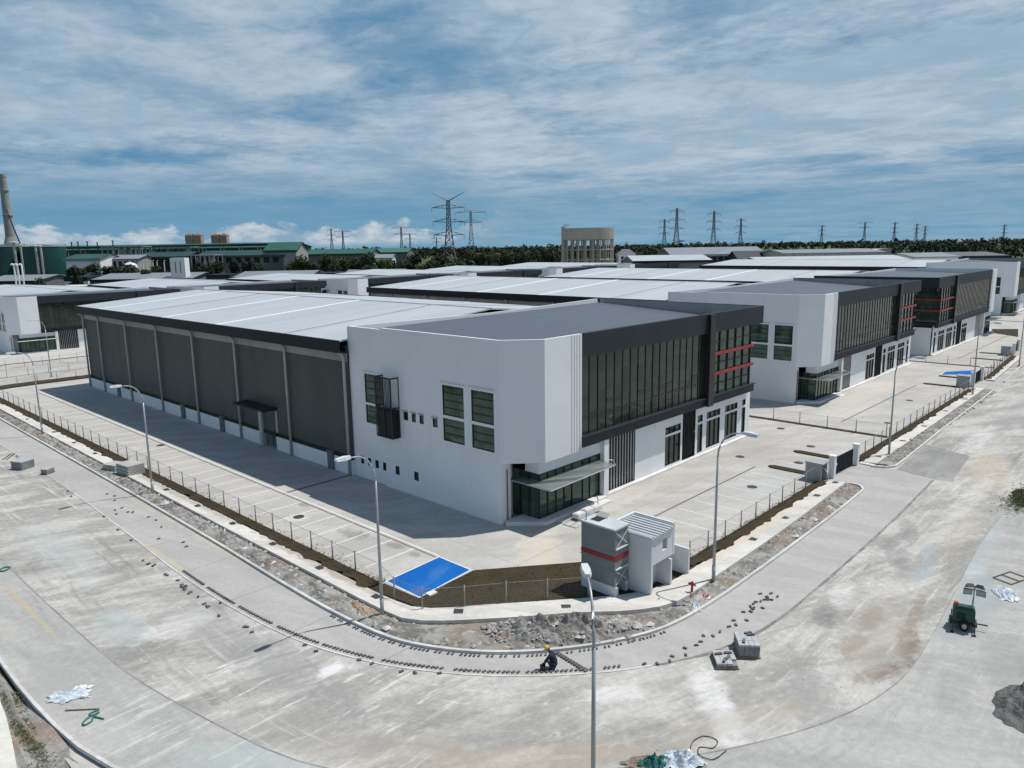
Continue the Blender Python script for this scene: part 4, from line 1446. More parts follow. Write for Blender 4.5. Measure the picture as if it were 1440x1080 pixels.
def lamp_proto():
    t = thing('street_lamp', '', 'street lamp', (0, 0, 0), 0, 'street lamps along the road')
    q = MB()
    q.tube([(0, 0, 0.02), (0, 0, 2.5), (0, 0, 5.0), (0, 0, 7.4)], [0.09, 0.08, 0.068, 0.056], 12)
    q.tube([(0, 0, 0.02), (0, 0, 1.0)], 0.105, 12)
    q.build('pole', M_GALV, t, True)
    q = MB()
    pts = []
    for k in range(9):
        a = k/8*math.pi/2
        pts.append((1.15*(1-math.cos(a)), 0, 7.38+1.5*math.sin(a)))
    pts += [(1.5, 0, 8.92)]
    q.tube(pts, [0.055-0.0022*k for k in range(10)], 10)
    q.build('arm', M_GALV, t, True)
    q = MB()
    q.hull([(1.42, -0.09, 8.88), (1.42, 0.09, 8.88), (1.42, 0.07, 9.02), (1.42, -0.07, 9.02)], [(1.75, -0.17, 8.87), (1.75, 0.17, 8.87), (1.75, 0.13, 9.05), (1.75, -0.13, 9.05)])
    q.hull([(1.75, -0.17, 8.87), (1.75, 0.17, 8.87), (1.75, 0.13, 9.05), (1.75, -0.13, 9.05)], [(2.25, -0.14, 8.90), (2.25, 0.14, 8.90), (2.25, 0.10, 9.01), (2.25, -0.10, 9.01)])
    h = q.build('lamp_head', M_LAMPTOP, t, False)
    q = MB()
    q.box(1.7, -0.12, 8.845, 2.18, 0.12, 8.868)
    q.build('lens', M_LAMPLENS, h)
    q = MB()
    q.box(-0.2, -0.2, 0.0, 0.2, 0.2, 0.03)
    for sx in (-1, 1):
        for sy in (-1, 1):
            q.lathe(sx*0.15, sy*0.15, [(0.025, 0.03), (0.025, 0.08), (0.0, 0.08)], 8)
    q.build('base_plate', M_GALV, t)
    return t


LP = lamp_proto()
LK_ = kids_of(LP)
lamps = [(-13.39, -4.27, 180, 'street lamp at the bend by the blue parking bay'), (-13.43, 25.6, 180, 'street lamp beside the stack of concrete slabs on the side verge'),
         (-13.47, 54.7, 180, 'street lamp at the far left, third along the side road'), (1.55, -15.17, -90, 'street lamp behind the red hydrant and kiosk'),
         (35.0, -14.36, -90, 'street lamp just right of the first yard gate'), (69.2, -13.65, -90, 'street lamp in front of the second gate cabinet'),
         (97.25, -13.8, -90, 'last street lamp by the right edge of the photo'), (-1.0, 97.5, 180, 'distant street lamp by the back road, in front of the left factory'),
         (-18.62, -21.95, 45, 'nearest street lamp rising from the bottom edge, seen from behind')]
for k, (x, y, a, lb) in enumerate(lamps):
    o_ = LP if k == 0 else copy_tree(LP, LK_)
    o_.location = (x, y, hz(x, y)+(0.05 if k < 7 else 0.0))
    o_.rotation_euler.z = R(a)
    o_['label'] = lb

# ------------------------------------------------------------------ fences
M_POST = plain('fence_steel', (0.27, 0.275, 0.265), 0.6, 0.2)
mt, t_, b_ = principled('wire_mesh')
p_ = pos(t_)
b_.inputs['Base Color'].default_value = (0.30, 0.31, 0.30, 1)
b_.inputs['Roughness'].default_value = 0.6
X_, Y_, Z_ = t_.xyz(p_)
uu = t_.math('ADD', t_.mul(X_, 1.3), t_.mul(Y_, 0.55))
w1 = t_.math('ABSOLUTE', t_.math('SUBTRACT', t_.math('FRACT', t_.math('DIVIDE', t_.math('ADD', uu, 500.0), 0.06)), 0.5))
w2 = t_.math('ABSOLUTE', t_.math('SUBTRACT', t_.math('FRACT', t_.math('DIVIDE', t_.math('ADD', Z_, 50.0), 0.12)), 0.5))
wire = t_.math('MAXIMUM', t_.math('GREATER_THAN', w1, 0.465), t_.math('GREATER_THAN', w2, 0.475))
t_.l.new(t_.mul(wire, 0.7), b_.inputs['Alpha'])
M_MESH = mt


def fence(label, pts, spacing=2.42, h=1.25, z=0.05, zf=None):
    P = [Vector(p) for p in pts]
    L = sum((b-a).length for a, b in zip(P, P[1:]))
    n = max(1, round(L/spacing))
    S = spline(pts, n) if len(pts) > 2 else [P[0].lerp(P[1], k/n) for k in range(n+1)]
    f = thing('fence', label, 'wire fence', (0, 0, 0), 0, 'wire mesh fences round the yards')
    q = MB()
    base = lambda v: (zf(v.x, v.y) if zf else 0.0)+z
    for a, b in zip(S, S[1:]):
        q.poly([(a.x, a.y, base(a)+0.06), (b.x, b.y, base(b)+0.06), (b.x, b.y, base(b)+h-0.05), (a.x, a.y, base(a)+h-0.05)])
    q.build('wire_mesh', M_MESH, f)
    q = MB()
    q.tube([(v.x, v.y, base(v)+h-0.06) for v in S], 0.013, 5)
    q.build('top_wire', M_POST, f)
    q = MB()
    q.tube([(0, 0, -0.1), (0, 0, h)], 0.042, 8)
    q.lathe(0, 0, [(0.05, h), (0.05, h+0.03), (0.0, h+0.05)], 8)
    p0 = None
    for v in S[:98]:
        if p0 is None:
            o = p0 = q.build('post', M_POST, f, True)
        else:
            o = p0.copy()
            COL.objects.link(o)
            o.parent = f
        o.location = (v.x, v.y, base(v))
    return f


fence('long wire fence along the side yard of the nearest factory', [(-11.08, 88), (-11.08, 30), (-11.1, -1.0)])
fence('short wire fence round the brown grass corner', [(-11.1, -1.0), (-11.8, -4.85), (-8.25, -7.95), (-4.6, -11.0)], 2.4, 1.25)
fence('front wire fence between the kiosk and the first gate', [(3.2, -12.7), (12, -12.6), (23.6, -12.35)], 2.35)
fence('wire fence dividing the first and second yards', [(41.35, -12.2), (41.35, 22)], 2.9)
fence('front wire fence between the first gate and the second gate', [(31.4, -12.75), (50, -12.6), (72.8, -12.4)], 2.3)
fence('wire fence dividing the second and third yards', [(93.05, -11.3), (93.05, 22)], 2.9)
fence('front wire fence beyond the second gate', [(82.2, -12.3), (95, -11.7), (108, -10.95)], 2.6)
fence('wire fence behind the nearest factory along the back road', [(-11.1, 88), (-9.6, 90.2), (0, 91.2), (40, 91.8)], 2.6, 1.3)
fence('wire fence on the near side of the back road', [(-26, 106), (40, 107)], 3.0, 1.5, 0.0, hz)
fence('wire fence in front of the left back row factory', [(-24, 138), (60, 140)], 3.2, 1.8, 0.0, hz)


# ------------------------------------------------------------------ gates with meter cabinet
def gate(x0, y0, x1, y1, n):
    names = ['first', 'second', 'third']
    wh = ['nearest yard', 'second yard', 'third yard'][n]
    d = Vector((x1-x0, y1-y0))
    L = d.length
    a = math.atan2(d.y, d.x)
    t = thing('sliding_gate', 'dark grey sliding gate between white pillars of the '+wh, 'gate', (x0, y0, 0.02), a, 'sliding yard gates')
    q = MB()
    q.box(0.42, 0.10, 0.06, L-0.42, 0.16, 1.50)
    k = 0.45
    while k < L-0.45:
        q.box(k, 0.06, 0.06, k+0.05, 0.099, 1.52)
        k += 0.28
    q.build('gate_leaf', M_FASC2, t)
    for px in (0.0, L):
        q = MB()
        q.box(px-0.2, -0.2, 0, px+0.2, 0.25, 1.80)
        q.box(px-0.24, -0.24, 1.80, px+0.24, 0.29, 1.88)
        if px == 0.0:
            q.box(px+0.2, -0.1, 0.35, px+0.42, 0.1, 1.25)
            q.box(px+0.2, -0.14, 0.95, px+0.52, 0.05, 1.1)
        q.build('pillar', M_WHITE, t)
    q = MB()
    q.box(0.25, 0.05, 0.0, L-0.2, 0.18, 0.03)
    q.build('rail', M_STEEL, t)
    c = thing('meter_cabinet', 'grey concrete meter cabinet beside the gate pillar of the '+wh, 'meter cabinet', (x0-1.75, y0+0.35, 0.02), a, 'meter cabinets by the gates')
    q = MB()
    q.box(-0.1, -0.15, 0, 0.0, 1.15, 1.42)
    q.box(0.0, 1.05, 0, 0.95, 1.15, 1.42)
    q.box(0.95, -0.15, 0, 1.05, 1.15, 1.42)
    q.box(-0.16, -0.25, 1.42, 1.12, 1.2, 1.52)
    q.box(0.0, 0.3, 0.0, 0.95, 1.05, 0.5)
    q.build('housing', plain('cabinet_concrete', (0.34, 0.36, 0.37), 0.8, var=0.08), c)
    q = MB()
    q.box(0.02, 0.32, 0.5, 0.93, 1.04, 1.40)
    q.build('dark_recess', M_SLOT, c)
    q = MB()
    q.tube([(1.15, -0.25, 0.0), (0.9, -0.2, 0.6), (0.75, -0.05, 0.95), (0.7, 0.28, 1.0)], 0.04, 8)
    q.build('cable_pipe', plain('white_pipe', (0.7, 0.7, 0.68), 0.5), c, True)


gate(25.2, -13.0, 30.0, -13.2, 0)
gate(75.6, -12.3, 81.0, -12.2, 1)
gate(110.0, -10.9, 116.0, -10.5, 2)

# ------------------------------------------------------------------ kiosk (refuse chamber) and panel water tank on the corner
M_KIOSK = mat_plaster('kiosk_render', (0.62, 0.635, 0.65))
kz = thing('kiosk', 'small white corner kiosk with ribbed roof and two low wing walls', 'kiosk', (0, 0, 0.04))
q = MB()
q.box(-2.3, -13.5, 0, -2.12, -10.75, 3.42)
q.box(-2.12, -10.93, 0, 0.05, -10.75, 3.62)
q.box(-0.1, -13.5, 1.75, 0.05, -10.93, 3.62)
q.box(-0.1, -12.5, 0, 0.05, -10.93, 1.75)
q.wall((-2.12, -13.48, 1.75), (1, 0, 0), (0, 0, 1), (0, -1, 0), 2.02, 1.55, [(0.95, 0.55, 1.45, 1.2)], 0.14)
q.box(-2.12, -12.7, 0, -0.1, -12.55, 1.75)
q.build('wall', M_KIOSK, kz)
q = MB()
q.box(-1.2, -13.36, 2.28, -0.64, -13.34, 2.98)
q.build('vent', M_VENT, kz)
q = MB()
q.hull([(-2.36, -13.6, 3.30), (-0.1, -13.6, 3.42), (-0.1, -10.93, 3.42), (-2.36, -10.93, 3.30)], [(-2.36, -13.6, 3.38), (-0.1, -13.6, 3.50), (-0.1, -10.93, 3.50), (-2.36, -10.93, 3.38)])
for k in range(8):
    x = -2.2+k*0.29
    z = 3.385+0.053*(x+2.36)
    q.hull([(x-0.03, -13.6, z-0.02), (x+0.03, -13.6, z-0.02), (x+0.03, -10.94, z-0.02), (x-0.03, -10.94, z-0.02)], [(x-0.02, -13.6, z+0.05), (x+0.02, -13.6, z+0.05), (x+0.02, -10.94, z+0.05), (x-0.02, -10.94, z+0.05)])
q.build('roof', M_WROOF, kz)
for (x, yb, lb) in ((-0.42, -12.5, None), (1.5, -12.3, None)):
    q = MB()
    q.box(x-0.07, -13.62, 0, x+0.07, yb, 1.62)
    q.build('wing_wall', M_KIOSK, kz)
q = MB()
q.box(0.05, -12.5, 0, 1.43, -12.36, 1.62)
q.build('wing_wall', M_KIOSK, kz)

M_PANEL = mat_plaster('tank_panel', (0.20, 0.215, 0.22))
tk = thing('panel_water_tank', 'grey panel water tank with a red stripe beside the corner kiosk', 'water tank', (-3.68, -12.08, 0.04))
TW, TD = 1.25, 2.28
q = MB()
for z0, z1 in ((0.62, 1.55), (1.56, 2.05), (2.36, 2.6), (2.61, 3.82)):
    q.box(0, 0, z0, TW, TD, z1)
q.box(0.02, 0.02, 0.6, TW-0.02, TD-0.02, 3.83)
for z in (1.1, 3.2):       # pressed dimples
    for yy in (0.55, 1.7):
        for sgn in (0,):
            q.hull([(-0.002, yy-0.42, z-0.38), (-0.002, yy+0.42, z-0.38), (-0.002, yy+0.42, z+0.38), (-0.002, yy-0.42, z+0.38)], [(-0.05, yy-0.14, z-0.12), (-0.05, yy+0.14, z-0.12), (-0.05, yy+0.14, z+0.12), (-0.05, yy-0.14, z+0.12)])
q.build('shell', M_PANEL, tk)
q = MB()
q.box(-0.015, -0.015, 2.08, TW+0.015, TD+0.015, 2.33)
q.build('red_stripe', M_RED, tk)
q = MB()
for z in (1.56, 2.72):
    q.box(0.05, -0.09, z, TW-0.05, -0.005, z+0.06)
for (z0, z1) in ((0.7, 1.5), (2.8, 3.7)):
    q.bar((0.06, -0.04, z0), (TW-0.06, -0.04, z1), 0.02)
    q.bar((0.06, -0.04, z1), (TW-0.06, -0.04, z0), 0.02)
q.build('bracing', plain('white_steel', (0.62, 0.63, 0.64), 0.5), tk)
q = MB()
q.box(-0.06, -0.06, 3.83, TW+0.06, TD+0.06, 3.92)
q.build('top_plate', plain('tank_top', (0.50, 0.53, 0.55), 0.6), tk)
q = MB()
q.box(0.35, 1.35, 3.90, 0.95, 1.95, 3.935)
q.build('hatch', M_SLOT, tk)
q = MB()
q.hull([(0.98, 1.3, 3.93), (1.32, 1.3, 4.12), (1.32, 2.0, 4.12), (0.98, 2.0, 3.93)], [(0.99, 1.3, 3.96), (1.31, 1.3, 4.15), (1.31, 2.0, 4.15), (0.99, 2.0, 3.96)])
q.build('hatch_lid', M_PIPE, tk)
q = MB()
q.tube([(0.2, 2.1, 3.9), (0.2, 2.1, 4.2), (0.25, 2.05, 4.3), (0.32, 2.0, 4.22)], 0.035, 8)
q.build('vent_pipe', M_GALV, tk, True)
for x in (0.0, TW-0.2):
    q = MB()
    q.box(x, 0.0 if x else -0.12, 0, x+0.2, TD, 0.6)
    q.build('plinth_wall', M_KIOSK, tk)

# hydrant and its plate
hy = thing('fire_hydrant', 'red fire hydrant on the kerb side of the kiosk', 'fire hydrant', (-0.62, -15.05, 0.05))
q = MB()
q.lathe(0, 0, [(0.13, 0), (0.13, 0.05), (0.07, 0.06), (0.065, 0.55), (0.10, 0.57), (0.10, 0.70), (0.06, 0.78), (0.0, 0.82)], 14)
q.build('barrel', M_RED, hy, True)
for sgn in (-1, 1):
    q = MB()
    q.tube([(0, 0, 0.63), (0, sgn*0.18, 0.63)], 0.055, 10)
    q.tube([(0, sgn*0.17, 0.63), (0, sgn*0.20, 0.63)], 0.07, 10)
    q.build('outlet', M_RED, hy, True)
hp = thing('valve_cover', 'small red square valve cover beside the hydrant', 'valve cover', (-0.35, -15.75, 0.05), R(20))
q = MB()
q.box(-0.34, -0.24, 0, 0.34, 0.24, 0.10)
q.build('collar', M_PLINTH, hp)
q = MB()
q.box(-0.24, -0.15, 0.10, 0.24, 0.15, 0.125)
q.build('lid', M_RED, hp)

# ------------------------------------------------------------------ paver bricks
M_BRICK = plain('grey_paver', (0.115, 0.115, 0.118), 0.9, var=0.35, scale=0.8)
q = MB()
q.hull([(-0.10, -0.055, 0), (0.10, -0.055, 0), (0.10, 0.055, 0), (-0.10, 0.055, 0)], [(-0.095, -0.05, 0.075), (0.095, -0.05, 0.075), (0.095, 0.05, 0.075), (-0.095, 0.05, 0.075)])
BR = q.build('paver_brick', M_BRICK)
nb = 0


def brick(x, y, z, a, group, label, sc=1.0):
    global nb
    o = BR if nb == 0 else BR.copy()
    if nb:
        COL.objects.link(o)
    nb += 1
    o.location = (x, y, z)
    o.rotation_euler = (0, 0, a)
    o.scale = (sc, sc, sc)
    tag(o, label, 'paver brick', group)


def arc_at(A, s):
    i = max(0, min(len(A)-2, int(s)))
    f = s-i
    p = A[i].lerp(A[i+1], f)
    t = (A[i+1]-A[i]).normalized()
    return p, t


g1, l1 = 'pavers set along the outer edge of the walkway', 'small dark paver set crosswise along the outer edge of the new walkway'
# outer edge from the side road round the bend
segs = [i for i in range(NK) if -9.0 < OL[i].y < 9.5 or (OL[i].x > -16 and OL[i].x < -9 and OL[i].y < -8)]
tot = 0
acc = 0.0
for i in segs:
    L_ = (OL[i+1]-OL[i]).length
    acc += L_
    k = 0
    while acc > 0.205:
        acc -= 0.205
        p, t = arc_at(OL, i+k*0.35)
        k += 1
        tot += 1
        if tot % 17 in (15, 16) or tot > 150:
            continue
        nrm = Vector((-t.y, t.x))
        pp = p+nrm*0.24
        a = math.atan2(t.y, t.x)+R(48)+random.uniform(-.12, .12)
        brick(pp.x, pp.y, 0.012, a, g1, l1, 0.92)
g2_, l2_ = 'pavers set along the kerb of the walkway', 'small dark paver set crosswise against the inner kerb of the new walkway'
acc = 0.0
tot = 0
for i in range(NK):
    if not (IK[i].y < -2.0 and IK[i].x < 2.2):
        continue
    acc += (IK[i+1]-IK[i]).length
    k = 0
    while acc > 0.28:
        acc -= 0.28
        p, t = arc_at(IK, i+k*0.35)
        k += 1
        tot += 1
        if tot > 66:
            continue
        nrm = Vector((-t.y, t.x))
        pp = p-nrm*0.2
        brick(pp.x, pp.y, 0.012, math.atan2(t.y, t.x)+R(70)+random.uniform(-.1, .1), g2_, l2_, 0.82)
g3, l3 = 'loose pavers lying about', 'single loose dark grey paver lying about near the walkway'
spots = []
for k in range(22):        # the line of dropped pavers on the front walkway
    f = k/21
    spots.append((-8.2+f*10.6+random.gauss(0, .12), -17.3-0.9*math.sin(f*2.4)+random.gauss(0, .16)))
for k in range(10):
    spots.append((random.uniform(-0.2, 2.4), -18.3+random.gauss(0, .2)))
for k in range(15):
    f = random.random()
    i = int(92+f*30)
    spots.append(tuple(IK[i].lerp(OL[i], random.uniform(0.25, 0.8))))
for k in range(16):
    i = random.randint(60, 150)
    v = OL[i]+(OL[i]-IK[i]).normalized()*random.uniform(0.25, 0.8)
    spots.append((v.x, v.y))
for k in range(24):
    yy = 3+random.uniform(-4, 10)
    spots.insert(32, (-18.75-0.35*random.random()+0.12*max(0, 2-yy), yy))
for (x, y) in spots[:88]:
    brick(x, y, 0.012, random.uniform(0, 3.1), g3, l3, 1.0)
# a cross row of pavers by the worker
g4, l4 = 'pavers in the short cross row', 'dark paver in the short row laid across the walkway beside the worker'
for k in range(12):
    f = k/11
    p = Vector((-10.05, -13.35)).lerp(Vector((-10.3, -15.25)), f)
    brick(p.x, p.y, 0.013, R(5), g4, l4, 1.1)

# ------------------------------------------------------------------ block stacks
M_PAV = plain('stacked_paver', (0.22, 0.23, 0.235), 0.9, var=0.2, scale=3)
M_PAVT = plain('stacked_paver_top', (0.42, 0.425, 0.43), 0.9, var=0.10, scale=3)
M_WOOD = plain('pallet_wood', (0.26, 0.19, 0.10), 0.8, var=0.2, scale=3)


def stack(name, label, x, y, rz, sx, sy, layers, cols=5, rows_=3, pallet=True, extra=(), miss=()):
    t = thing(name, label, 'stack of pavers', (x, y, 0.015), rz)
    q = MB()
    z = 0.0
    if pallet:
        for k in range(3):
            q.box(-sx/2-.05, -sy/2+k*(sy-0.1)/2, 0, sx/2+.05, -sy/2+0.1+k*(sy-0.1)/2, 0.07)
        for k in range(6):
            q.box(-sx/2-.05+k*(sx)/6, -sy/2-.04, 0.071, -sx/2-.05+k*sx/6+0.11, sy/2+.04, 0.10)
        q.build('pallet', M_WOOD, t)
        z = 0.102
    hl = 0.095
    for l in range(layers):
        q = MB()
        for i in range(cols):
            for j in range(rows_):
                if l == layers-1 and (i, j) in miss:
                    continue
                a, b = sx/cols, sy/rows_
                jx, jy = random.uniform(-.008, .008), random.uniform(-.008, .008)
                q.box(-sx/2+i*a+0.006+jx, -sy/2+j*b+0.006+jy, z+0.003, -sx/2+(i+1)*a-0.006+jx, -sy/2+(j+1)*b-0.006+jy, z+hl-0.004)
        q.build('layer', M_PAVT if l == layers-1 else M_PAV, t)
        z += hl
    for (ex, ey, ea) in extra:
        q = MB()
        q.box(-0.17, -0.06, 0, 0.17, 0.06, 0.08)
        o = q.build('loose_block', M_BRICK, t)
        o.location = (ex, ey, z)
        o.rotation_euler.z = ea
    return t


stack('paver_stack', 'waist high grey stack of pavers on the road at the end of the bend', -3.95, -19.85, R(-52), 0.95, 1.25, 6, 4, 3, True, [(0.15, 0.45, 0.3), (-0.2, -0.3, 1.3), (0.25, 0.3, 0.2)])
stack('paver_stack', 'low stack of pavers on a wooden pallet, nearer of the two on the bend', -5.5, -19.55, R(-50), 0.95, 1.15, 2, 4, 3, True, [(-0.25, 0.2, 0.2), (0.1, -0.1, 0.9), (0.2, 0.3, 0.1), (-0.1, -0.35, 1.2)], [(3, 0)])
stack('paver_stack', 'single grey stack of pavers on the road at the left edge', -18.3, 42.2, R(25), 1.25, 1.3, 8, 4, 3, False)
stack('paver_stack', 'small brownish stack of pavers on the walkway edge at the far left', -17.3, 38.6, R(35), 0.9, 0.6, 4, 3, 2, True)
# precast slabs on the verge
t = thing('slab_stack', 'tall stack of pale precast slabs beside the side fence', 'slab stack', (-12.55, 32.6, 0.1), R(8))
z = 0.0
for k in range(7):
    q = MB()
    q.box(-0.75+random.uniform(-.04, .04), -1.0, z+0.04, 0.75+random.uniform(-.04, .04), 1.0, z+0.13)
    q.box(-0.6, -0.7, z, 0.6, -0.6, z+0.04)
    q.box(-0.6, 0.6, z, 0.6, 0.7, z+0.04)
    q.build('slab', M_CONC, t)
    z += 0.132
t = thing('slab_stack', 'lower stack of pale precast slabs left of the tall one', 'slab stack', (-13.0, 35.1, 0.1), R(20))
z = 0.0
for k in range(4):
    q = MB()
    q.box(-0.6, -0.75, z+0.04, 0.6, 0.75, z+0.13)
    q.box(-0.5, -0.5, z, 0.5, -0.4, z+0.04)
    q.box(-0.5, 0.4, z, 0.5, 0.5, z+0.04)
    q.build('slab', M_CONC, t)
    z += 0.132

# ------------------------------------------------------------------ mobile light tower
lt = thing('light_tower', 'green mobile light tower with four floodlights on the hard standing', 'light tower', (5.25, -26.75, 0.01), R(-75))
lt.scale = (0.78, 0.78, 0.95)
M_GMACH = plain('machine_green', (0.008, 0.058, 0.038), 0.45, var=0.2, scale=3)
q = MB()
q.hull([(-0.62, -0.36, 0.42), (0.62, -0.36, 0.42), (0.62, 0.36, 0.42), (-0.62, 0.36, 0.42)], [(-0.60, -0.34, 1.08), (0.60, -0.34, 1.08), (0.60, 0.34, 1.08), (-0.60, 0.34, 1.08)])
q.hull([(-0.60, -0.34, 1.082), (0.60, -0.34, 1.082), (0.60, 0.34, 1.082), (-0.60, 0.34, 1.082)], [(-0.5, -0.26, 1.2), (0.5, -0.26, 1.2), (0.5, 0.26, 1.2), (-0.5, 0.26, 1.2)])
cb = q.build('cabinet', M_GMACH, lt)
q = MB()
for k in range(5):
    q.box(-0.4, -0.37, 0.55+k*0.08, 0.1, -0.355, 0.59+k*0.08)
q.build('louvre', M_SLOT, cb)
q = MB()
q.box(-0.58, -0.1, 1.2, -0.34, 0.12, 1.36)
q.build('fuel_cap', plain('orange_paint', (0.45, 0.10, 0.03), 0.5), lt)
q = MB()
q.box(-0.75, -0.42, 0.26, 0.75, 0.42, 0.41)
q.bar((0.75, 0, 0.33), (1.35, 0, 0.33), 0.04)
for sx in (-1, 1):
    for sy in (-1, 1):
        q.bar((sx*0.6, sy*0.4, 0.33), (sx*0.6, sy*0.95, 0.33), 0.03)
        q.bar((sx*0.6, sy*0.95, 0.55), (sx*0.6, sy*0.95, 0.02), 0.03)
        q.box(sx*0.6-0.1, sy*0.95-0.1, 0.0, sx*0.6+0.1, sy*0.95+0.1, 0.03)
q.build('chassis', M_BLACK, lt)
for sy in (-1, 1):
    q = MB()
    q.tube([(0.05, sy*0.46, 0.27), (0.05, sy*0.62, 0.27)], 0.27, 18)
    wh_ = q.build('wheel', M_SLOT, lt)
    q = MB()
    q.tube([(0.05, sy*0.60, 0.27), (0.05, sy*0.63, 0.27)], 0.14, 14)
    q.build('rim', M_PIPE, wh_)
q = MB()
q.tube([(0.45, 0.15, 0.4), (0.45, 0.15, 1.5)], 0.06, 8)
q.tube([(0.45, 0.15, 1.5), (0.45, 0.15, 2.28)], 0.045, 8)
q.bar((-0.12, 0.15, 2.12), (1.02, 0.15, 2.12), 0.03)
q.build('mast', M_GALV, lt, True)
for (xx, z, tilt, yaw_) in ((0.17, 2.36, -1.0, 0.25), (0.74, 2.36, -1.0, -0.2), (0.08, 2.02, -0.12, 0.25), (0.83, 2.02, -0.12, -0.2)):
    q = MB()
    q.hull([(-0.10, -0.26, -0.17), (0.06, -0.16, -0.10), (0.06, 0.16, -0.10), (-0.10, 0.26, -0.17)], [(-0.10, -0.26, 0.17), (0.06, -0.16, 0.10), (0.06, 0.16, 0.10), (-0.10, 0.26, 0.17)])
    o = q.build('floodlight', M_BLACK, lt)
    o.location = (xx, 0.10, z)
    o.rotation_euler = (0, tilt, R(90)+yaw_)
    q = MB()
    q.box(-0.118, -0.23, -0.14, -0.102, 0.23, 0.14)
    q.build('lens', plain('flood_lens', (0.30, 0.34, 0.34), 0.15), o)

# ------------------------------------------------------------------ plastic, ropes and bits on the road
M_PLASTIC = plain('clear_sheet', (0.50, 0.56, 0.60), 0.35, var=0.3, scale=3)
M_GNET = plain('green_net', (0.03, 0.16, 0.14), 0.7, var=0.3, scale=4)
M_STICK = plain('rusty_bar', (0.12, 0.09, 0.07), 0.8)


def crumple(name, x, y, rx, ry, h, mat, label, cat, seed, rz=0.0, n=22, group=None):
    mb = MB()
    for j in range(n+1):
        for i in range(n+1):
            a, b = i/n*2-1, j/n*2-1
            th = math.atan2(b, a)
            rr = 1+0.35*mnoise.noise(Vector((math.cos(th)*1.6+seed, math.sin(th)*1.6, 0)))
            q = Vector((a*2.2+seed, b*2.2, 1))
            e = max(0, 1-(a*a+b*b)*0.8)
            z = h*e*(0.25+abs(mnoise.noise(q))*1.5+0.7*abs(mnoise.noise(q*2.9)))
            mb.v.append((a*rx*rr, b*ry*rr, max(0.004, z)))
    for j in range(n):
        for i in range(n):
            k = j*(n+1)+i
            if (i-n/2+.5)**2+(j-n/2+.5)**2 < (n/2)**2*(0.92+0.25*mnoise.noise(Vector((i*0.5, j*0.5, seed)))):
                mb.f.append((k, k+1, k+n+2, k+n+1))
    o = mb.build(name, mat, None, False, (x, y, 0.008))
    o.rotation_euler.z = rz
    return tag(o, label, cat, group)


crumple('plastic_sheet', -26.85, 0.35, 0.95, 0.5, 0.16, M_PLASTIC, 'crumpled pale blue plastic sheet on the road at the lower left', 'plastic sheet', 1.0, R(-35))
crumple('plastic_sheet', -26.2, 0.55, 0.4, 0.22, 0.12, plain('white_sheet', (0.7, 0.71, 0.72), 0.5, var=0.1), 'small white scrap of plastic beside the pale blue sheet', 'plastic sheet', 4.0, R(-35))
crumple('plastic_sheet', -1.6, -15.75, 0.8, 0.5, 0.25, M_PLASTIC, 'crumpled plastic sheet on the verge next to the hydrant', 'plastic sheet', 7.0, R(30))
crumple('plastic_sheet', 10.7, -27.6, 1.0, 0.6, 0.2, M_PLASTIC, 'pale plastic sheet on the hard standing right of the light tower', 'plastic sheet', 12.0, 0.3)
crumple('debris_pile', -12.75, -21.5, 0.95, 0.55, 0.42, plain('white_wrap', (0.55, 0.60, 0.64), 0.4, var=0.35, scale=3), 'pile of white wrapping at the bottom edge of the road', 'debris pile', 2.5, R(-45), 30)
crumple('debris_pile', -13.45, -20.85, 0.6, 0.4, 0.36, M_GNET, 'heap of green netting beside the white wrapping', 'debris pile', 5.5, R(-45), 26)
crumple('debris_pile', -13.6, -20.6, 0.9, 0.4, 0.14, mat_dirt('mud', [(0.20, 0.17, 0.13), (0.26, 0.22, 0.17), (0.17, 0.14, 0.1), (0.32, 0.3, 0.26)], 2), 'muddy scraps behind the green netting', 'debris pile', 8.5, R(-40), 26)


def coil(name, label, cat, x, y, pts, r, mat):
    q = MB()
    S = spline(pts, 60)
    q.tube([(v.x, v.y, 0.02+0.02*abs(math.sin(k*0.7))) for k, v in enumerate(S)], r, 6)
    o = q.build(name, mat, None, True, (x, y, 0.005))
    return tag(o, label, cat)


coil('rope', 'tangled green rope on the road at the lower left', 'rope', -26.75, -2.1, [(0.5, 0.35), (0.1, 0.3), (0.2, 0.05), (0.45, 0.15), (0.1, 0.1), (-0.25, -0.1), (-0.3, -0.35), (0.0, -0.3), (0.15, -0.05), (0.4, -0.5)], 0.035, M_GNET)
coil('rope', 'small green rope end at the left edge of the road', 'rope', -25.4, 17.6, [(-0.6, 0.0), (-0.2, 0.3), (0.1, 0.0), (0.5, 0.4), (0.2, 0.6), (-0.3, 0.2)], 0.05, M_GNET)
coil('wire_loop', 'thin dark loop of wire lying on the road near the bottom edge', 'wire loop', -11.2, -21.85, [(-0.9, 0.3), (-0.2, 0.55), (0.4, 0.4), (0.5, -0.1), (0.0, -0.2), (-0.3, 0.2), (-0.7, 0.0), (-0.6, -0.5), (0.2, -0.65)], 0.016, M_BLACK)
q = MB()
q.bar((0, 0, 0.03), (1.35, 0.35, 0.03), 0.028)
o = tag(q.build('steel_bar', M_STICK, None, False, (-27.25, -0.75, 0.005)), 'rusty steel bar lying on the road below the plastic sheet', 'steel bar')
o.rotation_euler.z = R(-58)
q = MB()
q.bar((0, 0, 0.05), (2.2, 0, 0.05), 0.05)
q.bar((0.1, 0.35, 0.05), (2.0, 0.3, 0.05), 0.05)
o = tag(q.build('timber', M_STICK, None, False, (-18.6, 46.5, 0.005)), 'dark timbers lying on the road behind the left paver stack', 'timber')
o.rotation_euler.z = R(60)
q = MB()
